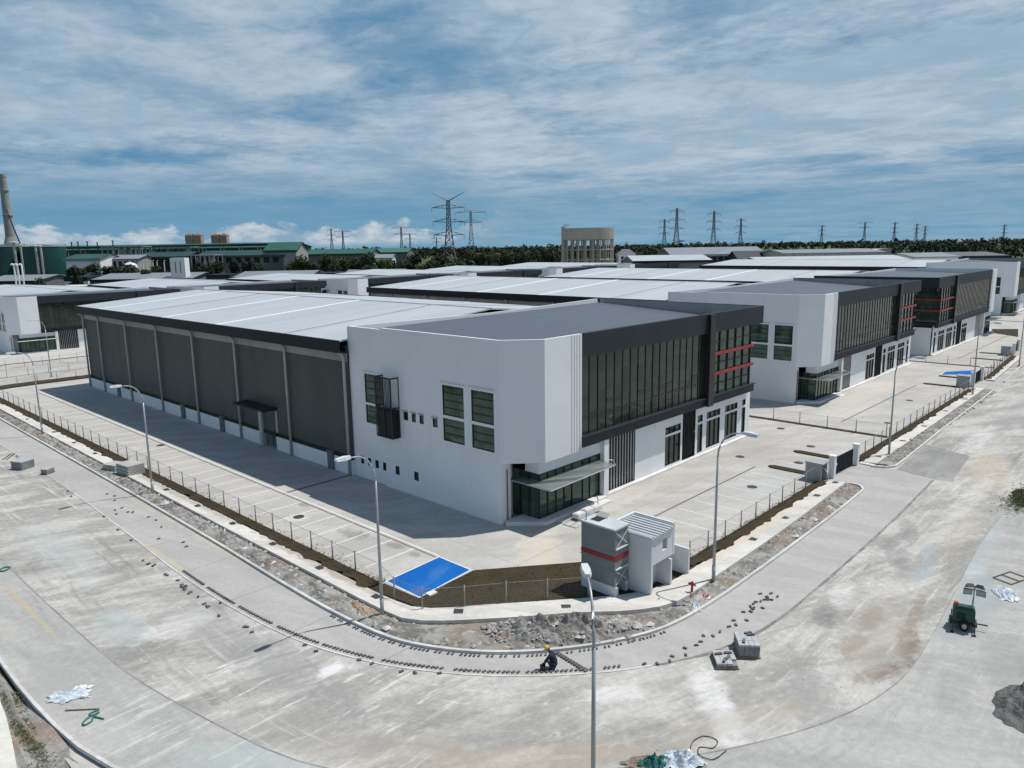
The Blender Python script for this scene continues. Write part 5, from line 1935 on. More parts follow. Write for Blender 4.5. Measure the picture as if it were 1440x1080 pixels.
for a, b in (((0, 0), (1.6, 0)), ((1.6, 0), (1.6, 1.0)), ((1.6, 1.0), (0, 1.0)), ((0, 1.0), (0, 0)), ((0.8, 0), (0.8, 1.0))):
    q.bar((a[0], a[1], 0.04), (b[0], b[1], 0.04), 0.03)
o = tag(q.build('rebar_grid', M_STICK, None, False, (12.2, -27.6, 0.005)), 'rectangular steel frame lying right of the light tower', 'metal frame')
o.rotation_euler.z = R(-20)
q = MB()
for a, b in (((0, 0), (2.4, 0)), ((2.4, 0), (2.4, 1.1)), ((2.4, 1.1), (0, 1.1)), ((0, 1.1), (0, 0)), ((0, .55), (2.4, .55)), ((1.2, 0), (1.2, 1.1))):
    q.bar((a[0], a[1], 0.03), (b[0], b[1], 0.03), 0.025)
o = tag(q.build('mesh_panel', M_GALV, None, False, (2.9, -4.2, 0.02)), 'pale steel frame lying on the yard before the glass entrance', 'metal frame')
o.rotation_euler.z = R(4)
q = MB()
for k in range(3):
    q.box(k*0.95, 0, 0, k*0.95+0.85, 0.55, 0.32+0.05*(k % 2))
    q.box(k*0.95+0.08, 0.08, 0.321+0.05*(k % 2), k*0.95+0.7, 0.45, 0.36+0.05*(k % 2))
tag(q.build('crate', M_PLINTH, None, False, (4.0, -3.55, 0.16)), 'row of white crates on the step of the glass entrance', 'crates')

# ------------------------------------------------------------------ worker laying pavers
def skin_body(name, joints, edges, mat, parent, sub=1):
    me = bpy.data.meshes.new(name)
    me.from_pydata([j[:3] for j in joints], edges, [])
    o = bpy.data.objects.new(name, me)
    COL.objects.link(o)
    md = o.modifiers.new('skin', 'SKIN')
    for v, j in zip(me.skin_vertices[0].data, joints):
        v.radius = (j[3], j[3])
        v.use_root = False
    me.skin_vertices[0].data[0].use_root = True
    s_ = o.modifiers.new('sub', 'SUBSURF')
    s_.levels = sub
    s_.render_levels = sub
    me.materials.append(mat)
    o.parent = parent
    return o


wk = thing('person', 'worker in dark blue clothes and yellow cap squatting on the walkway laying pavers', 'person', (-11.05, -14.15, 0.015), R(118))
wk.scale = (0.98, 0.98, 0.98)
SK = plain('skin', (0.16, 0.085, 0.055), 0.6)
NAVY = plain('navy_cloth', (0.013, 0.017, 0.040), 0.9, var=0.2, scale=6)
# squatting, facing +x, reaching down in front
J = [(0.0, 0, 0.30, .125), (0.10, 0, 0.50, .14), (0.22, 0, 0.70, .15), (0.30, 0, 0.82, .085), (0.36, 0, 0.90, .055),
     (0.02, 0.11, 0.27, .105), (0.38, 0.17, 0.42, .085), (0.14, 0.16, 0.09, .055), (0.30, 0.17, 0.045, .045), (0.38, 0.17, 0.04, .04),
     (0.02, -0.11, 0.27, .105), (0.38, -0.17, 0.42, .085), (0.14, -0.16, 0.09, .055), (0.30, -0.17, 0.045, .045), (0.38, -0.17, 0.04, .04),
     (0.27, 0.19, 0.73, .07), (0.42, 0.23, 0.46, .052), (0.60, 0.12, 0.22, .036), (0.27, -0.19, 0.73, .07), (0.42, -0.23, 0.46, .052), (0.62, -0.10, 0.20, .036)]
Ed = [(0, 1), (1, 2), (2, 3), (3, 4), (0, 5), (5, 6), (6, 7), (7, 8), (8, 9), (0, 10), (10, 11), (11, 12), (12, 13), (13, 14), (2, 15), (15, 16), (16, 17), (2, 18), (18, 19), (19, 20)]
skin_body('body', J, Ed, NAVY, wk)


def hand(p, sgn):
    x, y, z = p
    js = [(x, y, z, .032), (x+0.06, y, z-0.05, .036)]
    ed = [(0, 1)]
    for k in range(4):
        yy = y+(k-1.5)*0.02
        i = len(js)
        l = (0.055, 0.065, 0.06, 0.045)[k]
        js += [(x+0.085, yy, z-0.075, .011), (x+0.085+l*0.6, yy, z-0.105, .010), (x+0.085+l*0.7, yy, z-0.105-l*0.5, .009)]
        ed += [(1, i), (i, i+1), (i+1, i+2)]
    i = len(js)
    js += [(x+0.04, y-sgn*0.045, z-0.07, .012), (x+0.075, y-sgn*0.055, z-0.105, .010)]
    ed += [(1, i), (i, i+1)]
    return skin_body('hand', js, ed, SK, wk)


hand((0.61, 0.115, 0.20), 1)
hand((0.63, -0.095, 0.18), -1)
q = MB()
for k in range(9):
    pass
bm = bmesh.new()
bmesh.ops.create_uvsphere(bm, u_segments=20, v_segments=14, radius=0.11)
for v in bm.verts:
    v.co.z *= 1.22
    if v.co.x > 0:
        v.co.x *= 1.06
        if abs(v.co.y) < 0.03 and -0.03 < v.co.z < 0.02:
            v.co.x += 0.022            # nose
        if 0.02 < abs(v.co.y) < 0.06 and 0.0 < v.co.z < 0.05:
            v.co.x -= 0.008            # eye sockets
        if abs(v.co.y) < 0.04 and -0.09 < v.co.z < -0.06:
            v.co.x += 0.006            # lips
    if abs(v.co.y) > 0.098 and abs(v.co.z) < 0.04:
        v.co.y *= 1.14                 # ears
me = bpy.data.meshes.new('head')
bm.to_mesh(me)
bm.free()
for p in me.polygons:
    p.use_smooth = True
me.materials.append(SK)
hd = bpy.data.objects.new('head', me)
COL.objects.link(hd)
hd.parent = wk
hd.location = (0.42, 0, 0.985)
hd.rotation_euler = (0, R(38), 0)
q = MB()
q.lathe(0, 0, [(0.122, 0.03), (0.124, 0.07), (0.105, 0.125), (0.06, 0.155), (0.0, 0.162)], 20)
q.hull([(0.10, -0.09, 0.03), (0.22, -0.05, 0.02), (0.22, 0.05, 0.02), (0.10, 0.09, 0.03)], [(0.10, -0.09, 0.045), (0.22, -0.05, 0.035), (0.22, 0.05, 0.035), (0.10, 0.09, 0.045)])
o = q.build('cap', plain('yellow_cloth', (0.62, 0.40, 0.06), 0.8), wk, True)
o.location = hd.location
o.rotation_euler = hd.rotation_euler
for sy in (-0.17, 0.17):
    q = MB()
    q.hull([(0.06, sy-0.05, 0), (0.40, sy-0.045, 0), (0.40, sy+0.045, 0), (0.06, sy+0.05, 0)], [(0.08, sy-0.045, 0.09), (0.36, sy-0.035, 0.055), (0.36, sy+0.035, 0.055), (0.08, sy+0.045, 0.09)])
    q.build('boot', M_BLACK, wk, True)
t = thing('bucket', 'small dark tool bucket in front of the worker', 'bucket', (-11.55, -13.75, 0.012))
q = MB()
q.lathe(0, 0, [(0.10, 0.0), (0.14, 0.26), (0.13, 0.26), (0.095, 0.02), (0.0, 0.02)], 16)
q.build('pail', M_BLACK, t, True)
q = MB()
q.tube([(0.135*math.cos(a), 0.0, 0.25+0.13*math.sin(a)) for a in [k/10*math.pi for k in range(11)]], 0.008, 5)
q.build('handle', M_GALV, t)
# ------------------------------------------------------------------ far background
M_TRUNK = plain('bark', (0.09, 0.07, 0.05), 0.9, var=0.2)


def leaf_mat(name, c, var=0.5, broad=0.0):
    mt, t, b = principled(name)
    p = pos(t)
    n = t.noise(p, 0.22, 3, 0.6)
    n2 = t.noise(p, 1.3, 3, 0.6)
    f = t.math('ADD', t.mul(n, 0.6), t.mul(n2, 0.4))
    t.l.new(t.mix(t.step(f, 0.35, 0.65), tuple(q*(1-var) for q in c), tuple(q*(1+var) for q in c)), b.inputs['Base Color'])
    if broad:
        ly = t.noise(p, broad, 3, 0.6, 0.3)
        cr_ = t.noise(p, 0.055, 2, 0.5)
        c1 = t.mix(t.step(f, 0.35, 0.65), tuple(q*(1-var) for q in c), tuple(q*(1+var) for q in c))
        c1 = t.mix(t.mul(t.step(ly, 0.48, 0.66), 0.75), c1, (0.034, 0.048, 0.016))
        c1 = t.mix(t.mul(t.step(cr_, 0.52, 0.62), 0.6), c1, (0.010, 0.020, 0.013))
        t.put(b.inputs['Base Color'], c1)
    b.inputs['Roughness'].default_value = 0.8
    b.inputs['Specular IOR Level'].default_value = 0.2
    return mt


M_LEAF = leaf_mat('leaf_green', (0.028, 0.045, 0.017))
M_LEAFD = leaf_mat('leaf_dark', (0.015, 0.027, 0.014))
M_LEAFL = leaf_mat('leaf_light', (0.045, 0.062, 0.02))
M_FOREST = leaf_mat('forest_leaves', (0.017, 0.031, 0.015), 0.6, 0.012)


def crown_clumps(mb, cx, cy, cz, rx, rz, n, size, rnd, lobes=7):
    """leaf clumps spread through several uneven lobes"""
    ls = []
    for k in range(lobes):
        a = rnd.uniform(0, 6.28)
        d = rnd.uniform(0.1, 0.62)*rx
        ls.append((cx+d*math.cos(a), cy+d*math.sin(a), cz+rnd.uniform(-0.5, 0.62)*rz, rnd.uniform(0.38, 0.62)))
    for k in range(n):
        lx, ly, lz, lr = ls[k % lobes]
        v = Vector((rnd.gauss(0, 1), rnd.gauss(0, 1), rnd.gauss(0, 1))).normalized()*(rnd.random()**0.4)
        c = Vector((lx+v.x*rx*lr, ly+v.y*rx*lr, lz+v.z*rz*lr*0.9))
        nrm = (v+Vector((rnd.uniform(-.6, .6), rnd.uniform(-.6, .6), rnd.uniform(-.2, .9)))).normalized()
        e1 = nrm.orthogonal().normalized()
        e2 = nrm.cross(e1)
        a = rnd.uniform(0, 6.28)
        f1 = (e1*math.cos(a)+e2*math.sin(a))*size*rnd.uniform(0.6, 1.3)
        f2 = (-e1*math.sin(a)+e2*math.cos(a))*size*rnd.uniform(0.5, 1.0)
        mb.poly([c-f1, c-f2*0.7+f1*0.2, c+f1, c+f2*0.8-f1*0.1])


protos = []
for k in range(5):
    rnd = random.Random(40+k)
    H = 10.0
    q = MB()
    q.tube([(0, 0, 0), (0.1, 0.05, 2.0), (0.0, 0.1, 4.0), (0.15, 0, 6.0)], [0.32, 0.24, 0.19, 0.10], 8)
    for j in range(6):
        a = j*1.05+rnd.uniform(-.3, .3)
        q.tube([(0.03, 0.05, 3.0+j*0.35), (1.2*math.cos(a), 1.2*math.sin(a), 4.6+j*0.45), (2.3*math.cos(a), 2.3*math.sin(a), 5.8+j*0.5)], [0.13, 0.08, 0.03], 5)
    tr = q.v, q.f
    c = MB()
    crown_clumps(c, 0, 0, 6.4, 4.0, 4.2, 900, 0.55, rnd, 9)
    protos.append((tr, (c.v, c.f)))
pm = {}


def tree(px, d, ytop, wpx, kind, label, group, base=-4.0):
    """a tree of its own: trunk with limbs and a crown of leaf clumps"""
    x, y = far(px, d)
    H = far_z(px, ytop, d)-base
    wd = wpx*d/FPX
    k = random.randrange(5)
    mat = (M_LEAF, M_LEAFD, M_LEAFL)[kind]
    key = (k, kind)
    t = thing('tree', label, 'tree', (x, y, base), random.uniform(0, 6.28), group)
    if key not in pm:
        a = MB(); a.v, a.f = protos[k][0]
        b = MB(); b.v, b.f = protos[k][1]
        pm[key] = (a.build('trunk', M_TRUNK, t), b.build('crown', mat, t))
    else:
        for s_ in pm[key]:
            o = s_.copy()
            COL.objects.link(o)
            o.parent = t
    t.scale = (wd/8.0, wd/8.0, H/10.6)
    return t


# ---- the far wood: one mass to the horizon
random.seed(21)
fo = MB()
rnd = random.Random(5)
for k in range(3000):
    px = rnd.uniform(-120, 1560)
    u_ = rnd.random()
    d = 560+2900*u_**1.5
    if px < 640 and d < 1000:
        d += 600
    if 1060 < px < 1170 and d < 1250:
        continue
    if px > 1150 and d < 700:
        d += 200
    x, y = far(px, d)
    top = rnd.uniform(12.5, 18.0) if rnd.random() < 0.92 else rnd.uniform(17.5, 22.5)
    if px < 640:
        top -= 0.0
    if px > 1100 and d < 1300:
        top = rnd.uniform(8, 17.5)
    rx = rnd.uniform(4.5, 10)
    crown_clumps(fo, x, y, top-7.0, rx*1.1, 7.5, 40 if d < 1200 else 20, 1.7 if d < 1200 else 2.9, rnd, 5)
tag(fo.build('forest', M_FOREST), 'dark green wood reaching to the horizon', 'forest', None, 'stuff')

gL, gM, gR, gF = 'trees in front of the refinery', 'trees behind the back row roofs', 'trees round the water tower', 'trees along the right horizon'
L1 = 'dark green tree standing between the refinery buildings and the back row roofs'
L2 = 'bushy green tree behind the back row roofs left of the tall pylon'
L3 = 'tree in the belt between the tall pylon and the water tower'
L4 = 'leafy tree in the belt right of the house with the hipped roof'
for k in range(15):
    tree(110+k*18+random.uniform(-6, 6), 430+random.uniform(-20, 20), 373+random.uniform(-4, 4) - (7 if k > 8 else 0), random.uniform(20, 32), 1 if k > 7 else 0, L1, gL)
for k in range(18):
    tree(410+k*14+random.uniform(-5, 5), 440+random.uniform(-30, 60), 361+random.uniform(-6, 6), random.uniform(24, 38), random.choice((0, 0, 1, 2)), L2, gM)
for k in range(14):
    tree(655+k*10+random.uniform(-4, 4), 520+random.uniform(-30, 70), 353+random.uniform(-6, 5), random.uniform(18, 28), random.choice((0, 1)), L3, gR)
for k in range(5):
    tree(893+k*10, 560+random.uniform(-10, 30), 352+random.uniform(-3, 3), random.uniform(14, 20), random.choice((0, 2)), L4, gR)
for k in range(6):
    tree(1118+k*7+random.uniform(-2, 2), 620, 349+random.uniform(-2, 2), 13, 1, 'dark tree beside the pale field on the right', gF)
tree(52, 330, 384, 26, 1, 'dark tree in front of the green tanks', gL, -4)
tree(100, 380, 374, 22, 1, 'dark tall tree beside the white refinery shed', gL, -4)

# pale field beyond the estate on the right
x0, y0 = far(1072, 560)
x1, y1 = far(1160, 560)
x2, y2 = far(1172, 900)
x3, y3 = far(1078, 900)
s = MB()
s.poly([(x0, y0, -1.2), (x1, y1, -1.2), (x2, y2, 3.5), (x3, y3, 3.5)])
structure(s, 'pale_field', mat_dirt('field_grass', [(0.17, 0.18, 0.10), (0.21, 0.21, 0.13), (0.15, 0.17, 0.08), (0.24, 0.23, 0.15)], 0.06))

# ------------------------------------------------------------------ pylons
M_PYL = plain('pylon_steel', (0.16, 0.17, 0.18), 0.6, 0.2)


def pylon_mesh(H, bw, arms, top_v=False, r=0.16):
    q = MB()
    lv = [0, .12, .23, .34, .44, .53, .61, .68, .75, .82, .88, .94, 1.0]

    def half(f):
        return bw/2*(1-f/0.66)+bw*0.13*(f/0.66) if f < 0.66 else bw*0.13*(1-0.35*(f-0.66)/0.34)
    cs = [(-1, -1), (1, -1), (1, 1), (-1, 1)]
    for a, b in zip(lv, lv[1:]):
        ha, hb = half(a), half(b)
        for k in range(4):
            c, d = cs[k], cs[(k+1) % 4]
            q.bar((c[0]*ha, c[1]*ha, a*H), (c[0]*hb, c[1]*hb, b*H), r*1.25)
            q.bar((c[0]*ha, c[1]*ha, a*H), (d[0]*hb, d[1]*hb, b*H), r*0.8)
            q.bar((d[0]*ha, d[1]*ha, a*H), (c[0]*hb, c[1]*hb, b*H), r*0.8)
            q.bar((c[0]*hb, c[1]*hb, b*H), (d[0]*hb, d[1]*hb, b*H), r*0.7)
    A = MB()
    for (f, L) in arms:
        h = half(f)
        for sx in (-1, 1):
            tip = (sx*L, 0, f*H+0.01*H)
            for sy in (-1, 1):
                A.bar((sx*h, sy*h, f*H), tip, r)
                A.bar((sx*h, sy*h, f*H+0.045*H), tip, r)
            for t in (0.35, 0.68):
                A.bar((sx*(h+(L-h)*t), 0, f*H+0.01*H*t), (sx*(h+(L-h)*t*0.9), 0, f*H+0.045*H*(1-t)), r*0.7)
    A.bar((0, 0, arms[0][0]*H-0.05*H), (0, 0, H), r)
    I = []
    for (f, L) in arms:
        for sx in (-1, 1):
            q2 = MB()
            q2.tube([(sx*L, 0, f*H+0.01*H), (sx*L, 0, f*H-0.045*H)], [0.14, 0.22], 6)
            I.append(q2)
    if top_v:
        for sx in (-1, 1):
            for sy in (-1, 1):
                A.bar((sx*half(1)*0.8, sy*half(1), H), (sx*bw*0.95, 0, H*1.10), r)
                A.bar((sx*half(1)*0.3, sy*half(1), H*0.99), (sx*bw*0.95, 0, H*1.10), r*0.7)
    return q, A, I


def pylon(px, d, ytop, label, rot, kind=0, group='lattice pylons on the skyline', base=-4.0):
    x, y = far(px, d)
    H = far_z(px, ytop, d)-base
    if kind == 1:
        H /= 1.10
    arms = [(0.62, 7.5*H/55), (0.78, 8.5*H/55), (0.94, 7.0*H/55)]
    if kind == 1:
        arms = [(0.55, 12.0*H/60), (0.72, 12.5*H/60), (0.90, 13.0*H/60)]
    if kind == 2:
        arms = [(0.80, 9.0*H/45), (0.97, 12.0*H/45)]
    t = thing('pylon', label, 'pylon', (x, y, base), rot, group)
    q, A, I = pylon_mesh(H, 9.5*H/58 if kind != 1 else 13*H/60, arms, kind == 1, (0.19 if kind == 1 else 0.13)+0.00006*d)
    q.build('tower', M_PYL, t)
    A.build('crossarms', M_PYL, t)
    for i_ in I:
        i_.build('insulator', M_PYL, t)
    return t


VR = R(-46)
pylon(632, 560, 273, 'tallest lattice pylon, with forked top, left of the middle of the skyline', VR, 1)
pylon(663, 760, 298, 'lattice pylon with flat top just right of the tallest one', VR, 2)
pylon(951, 860, 294, 'taller slim pylon right of the water tower', VR)
pylon(934, 1150, 309, 'slim pylon close to the left of the taller one beyond the water tower', VR)
pylon(1003, 950, 298, 'pylon in the middle of the group right of the water tower', VR)
pylon(1041, 1150, 308, 'rightmost pylon of the group beyond the water tower', VR)
pylon(1155, 1700, 317, 'small far pylon above the pale field', VR)
pylon(1215, 1500, 313, 'small far pylon with T shaped top left of the right hand trio', VR, 2)
pylon(1257, 1600, 313, 'left pylon of the trio of small far pylons', VR)
pylon(1288, 1750, 315, 'middle pylon of the trio of small far pylons', VR)
pylon(1300, 2100, 318, 'right and smallest pylon of the trio of small far pylons', VR)
pylon(1411, 1900, 316, 'faint far pylon near the right edge', VR)
pylon(483, 1150, 325, 'pylon with wide flat top left of the tallest one, over the green sheds', VR, 2)
pylon(467, 1500, 322, 'thin pylon beside the wide flat topped one over the green sheds', VR)
pylon(565, 980, 320, 'squat pylon halfway between the green sheds and the tallest pylon', VR, 2)
pylon(577, 1250, 329, 'small pylon touching the right side of the squat one', VR, 2)
pylon(614, 1500, 335, 'low small pylon at the left foot of the tallest one', VR, 2)
# conductors between the two big pylons and beyond
wq = MB()
pa, pb, pc = far(632, 560), far(663, 760), far(740, 1500)
pl = far(420, 420)
M_WIRE = plain('conductor', (0.08, 0.085, 0.09), 0.6)
for za, zb, sd in ((51, 47, 12), (42, 44, -12), (33, 40, 12)):
    for (a, b, z0, z1) in ((pa, pb, za, zb), (pb, pc, zb, zb-8)):
        q = MB()
        pts = []
        for k in range(17):
            f = k/16
            pts.append((a[0]+(b[0]-a[0])*f+sd*0.7, a[1]+(b[1]-a[1])*f-sd*0.7, z0+(z1-z0)*f-7*4*f*(1-f)))
        q.tube(pts, 0.05, 4)
        tag(q.build('power_line', M_WIRE), 'thin overhead power line running from the tallest pylon into the distance', 'power line', 'overhead power lines')

# ------------------------------------------------------------------ elevated water reservoir
x, y = far(827, 470)
wt = thing('water_tower', 'round beige concrete water tower on rings of columns behind the roofs', 'water tower', (x, y, -4.0))
M_WT = mat_plaster('beige_concrete', (0.36, 0.345, 0.285))
zt0, zt1 = far_z(827, 337, 470)+4, far_z(827, 321.5, 470)+4
RW = 16.4
q = MB()
q.lathe(0, 0, [(RW*0.6, zt0-0.6), (RW, zt0), (RW, zt1), (RW-0.5, zt1), (RW-0.5, zt1-1.2), (0, zt1-1.0)], 48)
q.build('tank', M_WT, wt)
cols = MB()
for ring, n in ((RW-0.6, 22), (RW*0.62, 14), (RW*0.25, 6)):
    for k in range(n):
        a = 2*math.pi*k/n
        c = MB()
        cx_, cy_ = ring*math.cos(a), ring*math.sin(a)
        c.box(cx_-0.27, cy_-0.27, 0, cx_+0.27, cy_+0.27, zt0-0.05)
        c.build('column', M_WT, wt)
for z in (zt0-6.2, zt0-12.4, zt0-18.4):
    c = MB()
    for ring, n in ((RW-0.6, 22), (RW*0.62, 14)):
        for k in range(n):
            a, b = 2*math.pi*k/n, 2*math.pi*(k+1)/n
            c.tube([(ring*math.cos(a), ring*math.sin(a), z), (ring*math.cos(b), ring*math.sin(b), z)], 0.30, 4)
    for k in range(14):
        a = 2*math.pi*k/14
        c.tube([(RW*0.25*math.cos(a), RW*0.25*math.sin(a), z), ((RW-0.6)*math.cos(a), (RW-0.6)*math.sin(a), z)], 0.25, 4)
    c.build('ring_beam', M_WT, wt)
# stair shaft on the left
lx, ly = -RR.x*(RW-1), -RR.y*(RW-1)
c = MB()
c.lathe(lx, ly, [(1.5, 0), (1.5, zt1+1.2), (0, zt1+1.3)], 14)
c.build('stair_shaft', M_WT, wt)
c = MB()
for k in range(7):
    c.bar((lx+k*0.8, ly, zt1+1.3), (lx+k*0.8, ly, zt1+2.6), 0.12)
c.bar((lx, ly, zt1+2.6), (lx+5, ly, zt1+2.6), 0.12)
c.build('railing', M_PYL, wt)

# ------------------------------------------------------------------ house with hipped roof
x, y = far(880, 455)
hs = thing('house', 'white house with a grey hipped roof beside the water tower', 'house', (x, y, -4.0), R(-46))
zr_ = far_z(880, 357.5, 455)+4
q = MB()
q.box(-5, -4.5, 0, 5, 4.5, zr_)
q.build('wall', M_WHITE, hs)
q = MB()
a = [(-6, -5.4, zr_), (6, -5.4, zr_), (6, 5.4, zr_), (-6, 5.4, zr_)]
q.hull(a, [(-2, -0.5, zr_+3.2), (2, -0.5, zr_+3.2), (2, 0.5, zr_+3.2), (-2, 0.5, zr_+3.2)])
q.build('roof', plain('slate_roof', (0.10, 0.11, 0.13), 0.7), hs)
for x_ in (-3.4, -0.6, 2.2):
    q = MB()
    q.box(x_, -4.58, zr_-5.5, x_+1.5, -4.5, zr_-1.2)
    q.build('window', M_SLOT, hs)
for y_ in (-2.6, 1.0):
    q = MB()
    q.box(-5.08, y_, zr_-5.5, -5.0, y_+1.4, zr_-1.2)
    q.build('window', M_SLOT, hs)


# ------------------------------------------------------------------ simple long sheds
def shed(label, pxa, pxb, d, ytop, rise, ybase_wall, mroof, mwall, depth=30.0, trim=None, group=None, base=-4.0, cat='warehouse', wins=0, name='warehouse', rot=None):
    """long building whose eave runs from column pxa to pxb"""
    xa, ya = far(pxa, d)
    xb, yb = far(pxb, d)
    L = math.hypot(xb-xa, yb-ya)
    a = math.atan2(yb-ya, xb-xa)
    t = thing(name, label, cat, (xa, ya, base), a, group)
    pm_ = (pxa+pxb)/2
    zt = far_z(pm_, ytop, d)-base
    ze = zt-rise
    q = MB()
    q.box(0, 0, 0, L, depth, ze-0.3)
    q.hull([(0.05, 0.05, ze-0.3), (0.05, depth-0.05, ze-0.3), (0.05, depth/2, zt-0.5)], [(L-0.05, 0.05, ze-0.3), (L-0.05, depth-0.05, ze-0.3), (L-0.05, depth/2, zt-0.5)])
    q.build('wall', mwall, t)
    q = MB()
    q.hull([(-1, -1, ze-0.35), (-1, depth/2, zt-0.3), (-1, depth+1, ze-0.35), (-1, depth+1, ze), (-1, depth/2, zt), (-1, -1, ze)],
           [(L+1, -1, ze-0.35), (L+1, depth/2, zt-0.3), (L+1, depth+1, ze-0.35), (L+1, depth+1, ze), (L+1, depth/2, zt), (L+1, -1, ze)])
    q.build('roof', mroof, t)
    if trim:
        q = MB()
        q.box(-1.1, -1.35, ze-1.2, L+1.1, -1.02, ze+0.08)
        q.build('fascia', trim, t)
    for k in range(wins):
        q = MB()
        x_ = 1.0+(L-2)*k/wins
        q.box(x_, -0.12, ze-5.0, x_+(L-2)/wins*0.62, 0.02, ze-1.6)
        q.build('window', M_SLOT, t)
    return t


# third row of factories, backs towards us
r3 = [(126, 264, 'low grey roofed factory in the third row at the left, before the refinery hedge'), (326, 431, 'low grey roofed factory in the third row below the refinery windows'), (480, 560, 'low grey roofed factory in the third row below the bushy trees'),
      (600, 668, 'low grey roofed factory in the third row under the tall pylon'), (697, 756, 'low grey roofed factory in the third row left of the water tower'), (-30, 44, 'low grey roofed factory in the third row at the left edge')]
for (a, b, lb) in r3:
    pm_ = (a+b)/2
    d = 395.0
    yt = horizon_y(pm_)+(388.0-horizon_y(195))*1.0-3.0
    t = shed(lb, a, b, d, yt, 2.6, 0, M_GREYROOF, M_PIER, 40.0, M_FASC, 'grey roofed factories in the third row', -4.4, 'factory building', 0, 'factory')
    # white stair block on its left with a dark cap and grid windows
    ze = far_z(pm_, yt, d)+4.4
    q = MB()
    q.box(-13.5, -3.0, 0, -1.05, 18, ze-3.2)
    q.build('side_block', M_WHITE, t)
    q = MB()
    q.box(-13.7, -3.2, ze-3.198, -1.04, 18.2, ze-0.9)
    q.build('parapet', M_FASC, t)
    for k in range(2):
        q = MB()
        q.box(-11.5+k*4.6, -3.1, ze-7.2, -8.3+k*4.6, -3.0, ze-4.0)
        q.build('window', M_PIER, t)

wb = [(89, 'flat white service block above the left back row roof'), (285, 'flat white service block left of the third row roof with dark end wall'), (446, 'flat white service block left of the bushy trees'), (575, 'small flat white service block below the tall pylon')]
for (px_, lb) in wb:
    d = 340.0
    xa, ya = far(px_, d)
    t = thing('service_block', lb, 'service block', (xa, ya, -3.9), R(-46), 'white service blocks')
    zt = far_z(px_, horizon_y(px_)+(404-horizon_y(89))-1.0, d)+3.9
    q = MB()
    q.box(-5, 0, 0, 5, 12, zt)
    q.build('wall', M_WHITE, t)
    q = MB()
    q.box(-5.2, -0.2, zt+0.002, 5.2, 12.2, zt+0.35)
    q.build('roof', M_SKYL, t)
    q = MB()
    q.box(-4.0, -0.08, zt-3.2, -2.2, 0.0, zt-1.2)
    q.build('window', M_PIER, t)

# big roofs on the right behind the front rows
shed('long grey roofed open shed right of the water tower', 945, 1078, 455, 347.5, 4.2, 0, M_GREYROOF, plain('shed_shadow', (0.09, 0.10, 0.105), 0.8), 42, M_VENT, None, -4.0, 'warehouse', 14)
shed('white roofed hall in front of the long grey shed', 893, 1000, 385, 359, 2.6, 0, M_WROOF, M_PIER, 40, M_FASC)
shed('dark low tent roofed shed near the pale field', 1040, 1100, 430, 352.5, 4.5, 0, plain('dark_roof', (0.045, 0.05, 0.055), 0.8), M_SLOT, 22)
shed('grey flat roofed hall below the pale field', 1105, 1245, 400, 350.5, 1.6, 0, M_GREYROOF, M_VENT, 40, None)
shed('white roofed hall behind the third factory of the front row', 1078, 1286, 300, 360.5, 2.0, 0, M_WROOF, M_SIDE, 36, M_FASC)
shed('dark roofed hall behind the white factory at the right edge', 1352, 1420, 345, 354.5, 1.6, 0, plain('dark_sheet', (0.08, 0.09, 0.10), 0.6), M_VENT, 36, M_FASC)
shed('pale roofed hall behind the white factory, left of the dark roofed one', 1290, 1350, 330, 355.5, 1.6, 0, M_GREYROOF, M_WHITE, 30)
for k, (a, b) in enumerate(((1160, 1176), (1186, 1206), (1217, 1242))):
    lb = ['leftmost of the three white boxes with bright roofs beyond the halls on the right', 'middle one of the three white boxes with bright roofs beyond the halls', 'rightmost and widest of the three white boxes with bright roofs beyond the halls'][k]
    d = 470
    xa, ya = far((a+b)/2, d)
    w_ = (b-a)*d/FPX
    t = thing('terrace_block', lb, 'white block', (xa, ya, -4.0), R(-46), 'white blocks beyond the halls')
    zt = far_z((a+b)/2, 349.5, d)+4
    q = MB()
    q.box(-w_/2, 0, 0, w_/2, 14, zt-1.2)
    q.box(w_/2, 0, 0, w_/2+6, 14, zt)
    q.build('wall', M_VENT, t)
    q = MB()
    q.hull([(-w_/2-.4, -.5, zt-1.3), (w_/2-.01, -.5, zt-.6), (w_/2-.01, 14, zt-.6), (-w_/2-.4, 14, zt-1.3)], [(-w_/2-.4, -.5, zt-1.0), (w_/2-.01, -.5, zt-.3), (w_/2-.01, 14, zt-.3), (-w_/2-.4, 14, zt-1.0)])
    q.build('roof', M_SKYL, t)

